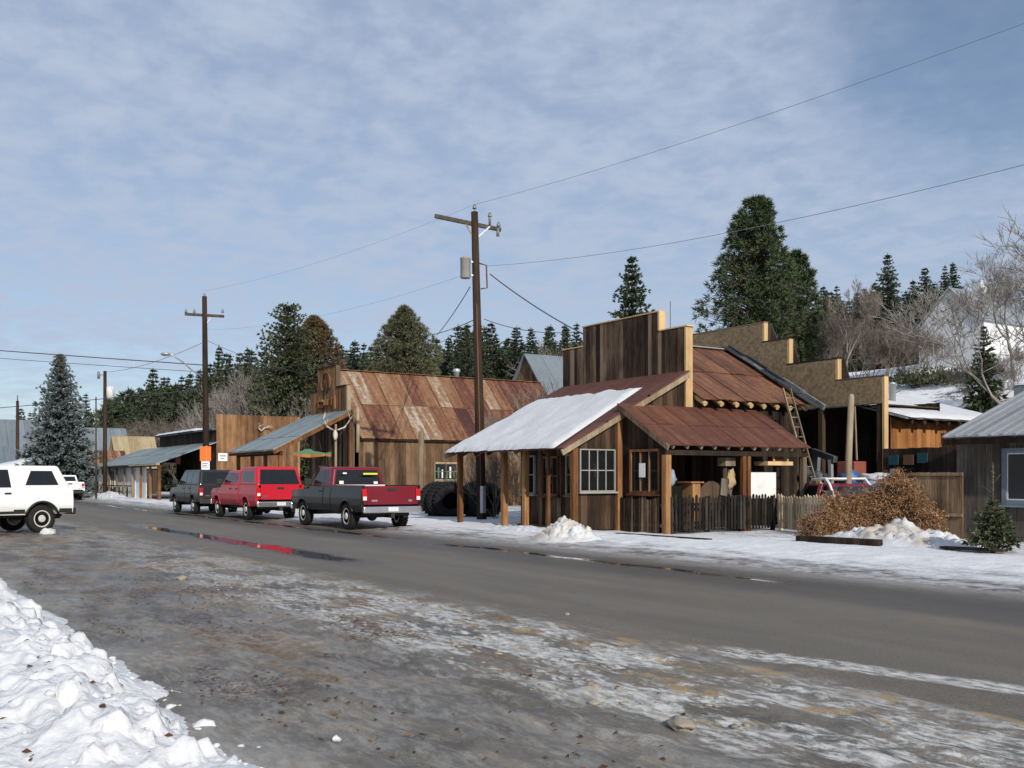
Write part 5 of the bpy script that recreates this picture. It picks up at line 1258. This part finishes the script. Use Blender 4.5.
# orange sign and its white panel on a post in front of the pole
sg = thing('sign_post', 'blank bright orange square sign over a small white panel on a post', 'sign', (*at(206, 52.6), 0))
q = Vector((*at(205.5, 52.6), 0))
m = MB(); m.tube([q + Vector((0, .06, -.1)), q + Vector((0, .06, 3.3))], .045, 6); m.build('post', M['galv'], sg)
m = MB(); m.bar(q - dr * .29 + Vector((0, 0, 2.88)), q + dr * .29 + Vector((0, 0, 2.88)), .02, .76); m.build('orange_panel', M['orange'], sg)
m = MB(); m.bar(q - dr * .22 + Vector((0, 0, 2.26)), q + dr * .22 + Vector((0, 0, 2.26)), .02, .44); wp = m.build('white_panel', M['white'], sg)
m = MB()
for k in range(3): m.bar(q - dr * .15 + Vector((.0, -.02, 2.36 - k * .09)), q + dr * (.15 - .05 * (k % 2)) + Vector((.0, -.02, 2.36 - k * .09)), .012, .03)
m.build('lettering', M['wire'], wp)
# ------------------------------------------------------------------ trees
def tuft(m, c, d, n, l, w, spread, rng, var):
    for k in range(n):
        a = (d + Vector((rng.gauss(0, spread), rng.gauss(0, spread), rng.gauss(0, spread)))).normalized() * l * rng.uniform(.6, 1.25)
        b = a.cross(Vector((rng.gauss(0, 1), rng.gauss(0, 1), rng.gauss(0, 1))))
        if b.length < 1e-5: continue
        b = b.normalized() * w
        m.add([c - b * .4, c + a * .45 + b, c + a, c + a * .45 - b], [(0, 1, 2, 3)], min(1, max(0, var + rng.uniform(-.22, .22))))
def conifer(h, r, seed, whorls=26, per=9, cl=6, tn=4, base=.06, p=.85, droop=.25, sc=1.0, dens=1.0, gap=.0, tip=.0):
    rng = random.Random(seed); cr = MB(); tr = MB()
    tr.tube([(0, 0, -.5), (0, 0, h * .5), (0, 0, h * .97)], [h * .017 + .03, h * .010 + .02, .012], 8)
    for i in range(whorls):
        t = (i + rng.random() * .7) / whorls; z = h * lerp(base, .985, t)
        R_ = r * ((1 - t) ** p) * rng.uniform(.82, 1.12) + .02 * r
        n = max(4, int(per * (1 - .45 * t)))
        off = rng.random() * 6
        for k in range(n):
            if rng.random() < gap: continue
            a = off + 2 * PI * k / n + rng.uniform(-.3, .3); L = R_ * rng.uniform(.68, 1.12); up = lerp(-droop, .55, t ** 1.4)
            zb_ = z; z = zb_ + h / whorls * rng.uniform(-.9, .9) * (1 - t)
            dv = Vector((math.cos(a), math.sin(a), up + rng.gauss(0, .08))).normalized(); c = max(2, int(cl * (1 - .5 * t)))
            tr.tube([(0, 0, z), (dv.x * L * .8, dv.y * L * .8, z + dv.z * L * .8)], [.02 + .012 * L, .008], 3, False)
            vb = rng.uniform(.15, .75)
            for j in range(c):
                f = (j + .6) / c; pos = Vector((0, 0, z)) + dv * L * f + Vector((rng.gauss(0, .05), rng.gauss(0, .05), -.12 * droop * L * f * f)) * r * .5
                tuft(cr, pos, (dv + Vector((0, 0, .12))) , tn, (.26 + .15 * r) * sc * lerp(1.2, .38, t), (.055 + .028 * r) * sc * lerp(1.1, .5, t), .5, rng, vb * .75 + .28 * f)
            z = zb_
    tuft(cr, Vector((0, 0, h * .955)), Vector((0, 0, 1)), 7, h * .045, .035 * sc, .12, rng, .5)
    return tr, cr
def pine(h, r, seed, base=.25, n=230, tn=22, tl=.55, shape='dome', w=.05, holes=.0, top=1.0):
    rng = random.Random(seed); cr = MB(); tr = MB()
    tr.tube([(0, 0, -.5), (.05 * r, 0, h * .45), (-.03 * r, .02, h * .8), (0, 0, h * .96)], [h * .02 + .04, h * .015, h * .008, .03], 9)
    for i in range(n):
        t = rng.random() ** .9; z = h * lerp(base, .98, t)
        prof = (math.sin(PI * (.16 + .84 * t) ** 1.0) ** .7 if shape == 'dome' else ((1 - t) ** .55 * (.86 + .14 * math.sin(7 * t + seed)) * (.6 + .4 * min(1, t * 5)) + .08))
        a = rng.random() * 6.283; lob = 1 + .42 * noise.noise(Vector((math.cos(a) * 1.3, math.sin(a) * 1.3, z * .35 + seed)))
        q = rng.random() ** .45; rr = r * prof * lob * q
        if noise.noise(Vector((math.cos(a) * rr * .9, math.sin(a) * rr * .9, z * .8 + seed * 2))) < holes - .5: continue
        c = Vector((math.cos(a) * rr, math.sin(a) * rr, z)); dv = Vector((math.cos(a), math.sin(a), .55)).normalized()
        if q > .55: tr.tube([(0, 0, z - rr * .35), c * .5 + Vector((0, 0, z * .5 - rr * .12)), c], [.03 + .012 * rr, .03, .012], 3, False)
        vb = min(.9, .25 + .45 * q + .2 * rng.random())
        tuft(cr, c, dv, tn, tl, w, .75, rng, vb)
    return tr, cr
def bare(h, seed, depth=6, spread=.5, stems=1, r0=None, fine=1.0, up=.25, kids=3, first=.3, twig=.011):
    rng = random.Random(seed); tr = MB(); tw = MB()
    def grow(p, d, l, r, k):
        pts = [p]; dd = d.copy()
        for j in range(3):
            dd = (dd + Vector((rng.gauss(0, .14), rng.gauss(0, .14), rng.gauss(.03, .1)))).normalized(); p = p + dd * l / 3; pts.append(p.copy())
        (tr if k >= depth - 2 else tw).tube(pts, [r, r * .88, r * .76, r * .6], 6 if k >= depth - 1 else 3, False, rng.random())
        if k == 0: return
        for c in range(kids if k > 1 else kids + 1):
            q = pts[rng.choice((2, 3, 3))] if c else pts[3]
            nd = (dd + Vector((rng.gauss(0, spread), rng.gauss(0, spread), rng.gauss(up, spread * .7)))).normalized()
            grow(q, nd, l * rng.uniform(.58, .86), max(twig, r * rng.uniform(.5, .66)), k - 1)
    for s_ in range(stems):
        d = Vector((rng.gauss(0, .35), rng.gauss(0, .35), 1)).normalized() if stems > 1 else Vector((rng.gauss(0, .05), rng.gauss(0, .05), 1))
        grow(Vector((rng.gauss(0, .12) * (stems > 1), rng.gauss(0, .12) * (stems > 1), -.2)), d, h * first, (r0 or h * .018) * (1 if stems == 1 else .6), depth)
    return tr, tw
def plant(kind, label, cat, tr, cr, fm, bm, px, Z, group=None, z=None, scale=1, rz=0):
    u, v = at(px, Z); t = thing(kind, label, cat, (u, v, hill(u, v) if z is None else z), rz, group, world=False); t.scale = (scale,) * 3 if not isinstance(scale, tuple) else scale
    tr.build('trunk', M[bm], t); cr.build('crown', M[fm], t); return t
def hz_(px, Z): return hill(*at(px, Z))
def need(px, Z, top): return zat(top, Z) - hz_(px, Z)
# the blue spruce at the end of the street
h = need(60, 78, 353); tr, cr = conifer(h, 3.2, 1, 56, 17, 10, 8, .03, .74, .12, .55)
bs = plant('spruce_tree', 'big frosty blue spruce above the white pickup', 'spruce tree', tr, cr, 'blue_spruce', 'bark', 60, 78)
rng = random.Random(2); m = MB()
for i in range(160): tuft(m, Vector((rng.gauss(0, .16), rng.gauss(0, .16), h * rng.uniform(.86, .985))), Vector((0, 0, -1)), 2, .28, .06, .5, rng, rng.random())
m.build('cones', M['cone'], bs)['kind'] = 'stuff'
# large pines behind the shop
h = need(757, 70, 196); tr, cr = pine(h, 4.4, 4, .02, 2300, 22, .46, 'cone', .033, .24)
plant('pine_tree', 'largest pine, towering dark behind the two shop false fronts', 'pine tree', tr, cr, 'fir', 'bark', 756, 70)
h = need(797, 73, 250); tr, cr = pine(h, 2.7, 9, .02, 1100, 22, .42, 'cone', .03, .1)
plant('pine_tree', 'slimmer pine leaning against the right side of the largest pine', 'pine tree', tr, cr, 'fir', 'bark', 796, 73)
h = need(632, 66, 253); tr, cr = conifer(h, 3.4, 6, 42, 13, 9, 7, .05, .85, .2, .6)
plant('spruce_tree', 'pointed dark spruce rising alone behind the shop false front', 'spruce tree', tr, cr, 'fir', 'bark', 632, 66)
h = need(290, 84, 303); tr, cr = conifer(h, 4.3, 7, 52, 18, 10, 7, .04, .42, .1, .6)
plant('fir_tree', 'dense rounded grey-green fir behind the bare brush, left of the barn sign', 'fir tree', tr, cr, 'pine', 'bark', 288, 84)
h = need(313, 86, 313); tr, cr = pine(h, 3.9, 12, .02, 1900, 22, .4, 'dome', .032)
plant('fir_tree', 'russet-tipped fir touching the right side of the grey-green fir', 'fir tree', tr, cr, 'russet', 'bark', 314, 87)
h = need(403, 95, 305); tr, cr = pine(h, 3.9, 15, .04, 1900, 24, .42, 'dome', .03)
plant('pine_tree', 'olive round-headed pine above the barn ridge', 'pine tree', tr, cr, 'olive', 'bark', 404, 95)
h = need(985, 46, 330); tr, cr = conifer(h, 1.1, 17, 26, 9, 5, 4, .06, .8, .15, .8)
plant('fir_tree', 'small dark fir among bare branches below the hillside house', 'fir tree', tr, cr, 'fir', 'bark', 984, 47)
# little spruce in the snow by the shed
u, v = at(992, 21.0); rng = random.Random(3); tr, cr = conifer(.98, .56, 18, 17, 12, 6, 6, .05, .7, .1, .33)
tr.tube([(0, 0, .9), (.0, 0, 1.75)], [.014, .008], 5); tr.tube([(0, 0, 1.3), (.12, .08, 1.5)], [.008, .004], 4); tr.tube([(0, 0, 1.28), (-.1, -.07, 1.45)], [.008, .004], 4); tr.tube([(0, 0, 1.1), (-.2, -.12, 1.28)], [.008, .004], 4)
for k in range(26): tuft(cr, Vector((0, 0, 1.0 + .7 * k / 26)), Vector((math.cos(k * 2.4), math.sin(k * 2.4), .9)), 2, .06, .007, .4, rng, .75)
plant('spruce_tree', 'knee-high young spruce with a long bare leader in the snow beside the shed', 'spruce tree', tr, cr, 'pine', 'bark', 993, 20.9, z=.18, scale=1.0)

# firs along the skyline: four shapes copied
protos = []
for k, (hh, rr) in enumerate(((10, 2.5), (10, 2.9), (10, 2.1), (10, 2.7))):
    tr, cr = conifer(hh, rr, 30 + k, 34, 11, 7, 5, .02, .85 + .06 * k, .25, .72, gap=.1)
    protos.append((tr.mesh('trunk', M['bark']), cr.mesh('crown', M['fir_far'])))
def fir(px, Z, top, label, group, k, wide=1.0):
    u, v = at(px, Z); z0 = hill(u, v); H_ = max(3, zat(top, Z) - z0)
    t = thing('fir_tree', label, 'fir tree', (u, v, z0), R.random() * 6.28, group, world=False); s_ = H_ / 10
    sx = s_ * wide * min(1.35, (10 / H_) ** .25); t.scale = (sx, sx, s_)
    for nm, me in zip(('trunk', 'crown'), protos[k % 4]):
        o = bpy.data.objects.new(nm, me); COL.objects.link(o); o.parent = t
rt = [(888, 100, 252, 'tallest pointed fir on the right skyline above the grey brush'), (925, 105, 267, 'second pointed fir on the right skyline, right of the tallest'), (945, 100, 265, 'slim fir just left of the hillside house'),
      (953, 108, 262, 'fir peeping behind the chimney side of the hillside house'), (913, 112, 279, 'short fir between the two pointed firs on the right skyline'), (875, 112, 282, 'low fir just left of the tallest right skyline fir'),
      (906, 122, 290, 'small fir deep between the right skyline firs'), (934, 120, 282, 'small fir behind the second pointed right skyline fir'), (857, 118, 296, 'low fir behind the brown bare tree'), (991, 112, 283, 'fir above the hillside house roof'), (1008, 116, 275, 'fir at the right picture edge behind the bare crown'), (1030, 112, 268, 'fir cut by the right edge of the picture')]
for k, (px, Z, top, lab) in enumerate(rt): fir(px, Z, top, lab, 'firs on the right skyline', k, 1.1)
rr_ = random.Random(77)
for px0, px1, n, t0, t1, lab, grp in ((455, 590, 34, 322, 350, 'dark fir in the skyline row between the utility pole and the shop', 'firs between pole and shop'),
                                  (335, 460, 30, 336, 358, 'dark fir in the skyline row above the barn ridge', 'firs above the barn ridge'),
                                  (205, 300, 26, 345, 380, 'fir in the row behind the grey brush and lamp pole', 'firs behind the lamp pole'),
                                  (100, 210, 30, 372, 415, 'fir in the row above the covered-walk store', 'firs above the covered-walk store'),
                                  (590, 720, 18, 338, 365, 'fir low behind the dark stepped false front', 'firs behind the shop'),
                                  (800, 1040, 40, 285, 318, 'fir filling the back of the right hillside', 'firs filling the right hillside')):
    for i in range(n):
        px = lerp(px0, px1, (i + rr_.random()) / n); Z = rr_.uniform(112, 150)
        top = lerp(t0, t1, rr_.random() ** (.8 if i % 3 else 2.0))
        if grp == 'firs above the covered-walk store': top = lerp(405, 376, sst(95, 200, px)) + rr_.uniform(-8, 14)
        fir(px, Z, top, lab, grp, i, rr_.uniform(.95, 1.4))
for px, Z, top, lab in ((153, 120, 368, 'tall fir standing above the row over the covered-walk store'), (21, 140, 408, 'small far fir left of the blue spruce beside the distant pole'), (30, 150, 412, 'tiny far fir touching the blue spruce on its left'), (6, 150, 428, 'tiny fir at the left picture edge'),
                        (86, 110, 393, 'fir just behind the right flank of the blue spruce'), (340, 118, 342, 'fir just right of the russet fir'), (465, 112, 326, 'tallest fir of the row, beside the utility pole'), (531, 112, 327, 'tallest fir right of the utility pole')):
    fir(px, Z, top, lab, None, int(px), 1.2)
tr, cr = pine(10, 3.0, 44, .05, 200, 18, .8, 'dome', .07)
for k, (px, Z, top, w_) in enumerate(((112, 138, 400, 1), (130, 136, 392, 1.2), (175, 125, 388, 1.3), (195, 120, 392, 1.1))):
    pm_, cm_ = (tr.mesh('trunk', M['bark']), cr.mesh('crown', M['fir_far'])) if k == 0 else (pm_, cm_)
    u, v = at(px, Z); z0 = hill(u, v); s_ = (zat(top, Z) - z0) / 10
    t = thing('pine_tree', 'round dark pine in the far trees above the covered-walk store', 'pine tree', (u, v, z0), k, 'round pines above the covered-walk store', world=False); t.scale = (s_ * w_, s_ * w_, s_)
    for nm, me in (('trunk', pm_), ('crown', cm_)):
        o = bpy.data.objects.new(nm, me); COL.objects.link(o); o.parent = t
# bare trees
bp = {}
def bproto(key, *a, mat='bark_brown', **k):
    tr, tw = bare(*a, **k); bp[key] = [(n, x.mesh(n, M[mat])) for n, x in (('trunk', tr), ('crown', tw))], max(p[2] for p in tw.v)
def bareat(key, px, Z, top, label, group=None, name='bare_tree', cat='bare tree', wide=1.0, rz=None):
    parts, hh = bp[key]; u, v = at(px, Z); z0 = hill(u, v); s_ = (zat(top, Z) - z0) / hh
    t = thing(name, label, cat, (u, v, z0), R.random() * 6.28 if rz is None else rz, group, world=False); t.scale = (s_ * wide, s_ * wide, s_)
    for nm, me in parts:
        o = bpy.data.objects.new(nm, me); COL.objects.link(o); o.parent = t
bproto('big', 11, 61, 7, .5, 1, .11, up=.16, kids=3, first=.22, mat='bark_grey', twig=.0075)
bproto('grey', 8, 62, 5, .5, 8, .10, up=.2, kids=3, first=.30, mat='bark_grey', twig=.013)
bproto('brown', 7, 63, 5, .5, 8, .09, up=.2, kids=3, first=.30, twig=.012)
bproto('brown2', 7, 64, 7, .42, 1, .13, up=.22, kids=3, first=.24, twig=.011)
bproto('thin', 6, 65, 4, .4, 5, .08, up=.3, kids=3, first=.34, twig=.014)
bareat('big', 1036, 37, 208, 'tall grey bare tree spreading fine twigs at the right edge before the house', wide=1.1)
bareat('big', 1016, 54, 240, 'smaller grey bare tree between the hillside house and the ribbed shed roof', wide=1.0, rz=2.2)
bareat('big', 1062, 45, 225, 'second bare tree cut by the right picture edge', wide=1.1)
for k, (px, Z, top) in enumerate(((222, 92, 392), (238, 88, 376), (254, 86, 362), (270, 87, 370), (286, 84, 376), (300, 84, 388), (246, 94, 382), (278, 92, 372))):
    bareat('grey', px, Z, top, 'pale grey leafless thicket tree above the tall red-brown side wall', 'grey thicket trees by the barn sign', 'bare_tree', 'bare tree', .72)
for px, Z, top, lab, kk, w_ in ((843, 68, 275, 'brown bare tree with a reddish base right of the largest pines', 'brown2', 1.0), (830, 72, 300, 'smaller brown bare tree tight beside the large pines', 'brown', 1.0),):
    bareat(kk, px, Z, top, lab, wide=w_ * .62)
for k, (px, Z, top) in enumerate(((858, 78, 315), (872, 78, 318), (888, 76, 322), (905, 78, 318), (918, 76, 326), (934, 76, 332))):
    bareat('brown', px, Z, top, 'purplish brown leafless bush on the snowy hillside right of the pines', 'brown bushes on the hillside', 'bare_bush', 'bush', 1.0)
for k, (px, Z, top) in enumerate(((966, 52, 368), (978, 50, 352), (998, 50, 352), (1014, 52, 342))):
    bareat('brown', px, Z, top, 'dark leafless scrub below the hillside house', 'scrub below the hillside house', 'bare_bush', 'bush', 1.0)
for k, (px, Z, top) in enumerate(((128, 116, 424), (142, 116, 418), (156, 114, 412), (170, 114, 414), (184, 112, 418), (198, 112, 420))):
    bareat('brown', px, Z, top, 'brown leafless bush in the far brush above the covered-walk store', 'far brush above the store', 'bare_bush', 'bush', .9)
for px, Z, top, lab in ((552, 48, 372, 'thin leafless saplings against the barn roof end'), (575, 50, 378, 'thin leafless saplings against the blue-grey gable roof'), (566, 90, 335, 'wispy bare tree above the blue-grey gable roof')): bareat('thin', px, Z, top, lab, wide=1.1)
for px, Z, top, lab in ((478, 41, 450, 'bare twiggy shrub behind the porch corner at the pole base'), (497, 38.5, 445, 'bare twiggy shrub seen through the open porch bay')): bareat('thin', px, Z, top, lab, wide=.8, name='bare_shrub', cat='shrub')
# evergreen hedge clumps on the snowy hillside
for k, (px, Z, s_) in enumerate(((905, 62, 1.0), (920, 60, .8), (935, 60, 1.1), (950, 58, .9))):
    u, v = at(px, Z); m = MB(); rng = random.Random(90 + k)
    for i in range(130): tuft(m, Vector((rng.gauss(0, .6), rng.gauss(0, .6), abs(rng.gauss(.3, .25)))), Vector((0, 0, 1)), 4, .35, .05, .9, rng, rng.random())
    t = thing('juniper_bush', 'low dark olive juniper clump on the snowy hillside', 'bush', (u, v, hill(u, v)), 0, 'juniper clumps on the hillside', world=False); t.scale = (s_,) * 3; m.build('foliage', M['olive'], t)

# ------------------------------------------------------------------ houses farther off
u, v = at(972, 84); z0 = hill(u, v)
house('hillside_house', 'white gabled house with a pale grey roof and white chimney on the snowy hill', u - 2.9, u + 2.9, v - 3.0, v + 5, max(1.2, 14.3 - z0), 17.3 - z0, 'white_dull', 'grey_metal', 'v', chim=(u - .3, v + 1.5), z0=z0, win=(('u', u - .6, u + .5, v - 3.0, -1, .3, 1.7), ('v', v - .6, v + .6, u + 2.9, 1, .3, 1.6)))
house('gabled_shed', 'brown gable-ended shed with a pale blue-grey roof behind the barn', -62.3, -53.9, 39, 50, 5.2, 10.3, 'barn_wood', 'blue_roof', 'v')
house('tan_roofed_building', 'small building with a tan sheet roof behind the covered-walk store', *[x for x in (at(132, 96)[0] - 1.9, at(132, 96)[0] + 2.0, at(132, 96)[1] - 1.6, at(132, 96)[1] + 1.8)], 2.6, 5.6, 'grey_wood', 'tan_roof', 'v', cat='building')
house('rusty_roofed_building', 'low building with a streaky rust-red roof left of the tan roof', at(106, 91)[0] - 1.8, at(106, 91)[0] + 1.8, at(106, 91)[1] - 1.3, at(106, 91)[1] + 1.3, 2.4, 4.1, 'grey_wood', 'rust_main', 'v', cat='building')
house('blue_roofed_building', 'tall building with a plain blue-grey roof between spruce and slim pole', at(103, 106)[0] - 3, at(103, 106)[0] + 3, at(103, 106)[1] - 2, at(103, 106)[1] + 2, 3.4, 6.9, 'grey_wood', 'blue_roof', 'v', cat='building')
house('blue_roofed_house', 'distant house with a blue-grey roof at the left picture edge', at(2, 95)[0] - 4, at(2, 95)[0] + 4, at(2, 95)[1] - 3.5, at(2, 95)[1] + 3.5, 2.2, 4.6, 'white_dull', 'blue_roof', 'v')
h2 = house('dark_gabled_house', 'distant dark gabled house half hidden by the blue spruce', at(33, 100)[0] - 4, at(33, 100)[0] + 3, at(33, 100)[1] - 3, at(33, 100)[1] + 3, 4.0, 7.4, 'shade_wood', 'blue_roof', 'v')
m_ = thing('snowy_shed', 'low white snow-covered shed before the distant blue-roofed house', 'shed', (*at(12, 82), 0))
u, v = at(12, 82); m = MB(); m.box(u - 3, u + 3, v - 2, v + 2, 0, 1.9); m.build('wall', M['white_dull'], m_)
snow_sheet(m_, (u - 3.3, v - 2.3, 1.9), (u + 3.3, v - 2.3, 1.9), (u + 3.3, v + 2.3, 2.9), (u - 3.3, v + 2.3, 2.9), .5, (20, 14), seed=4)
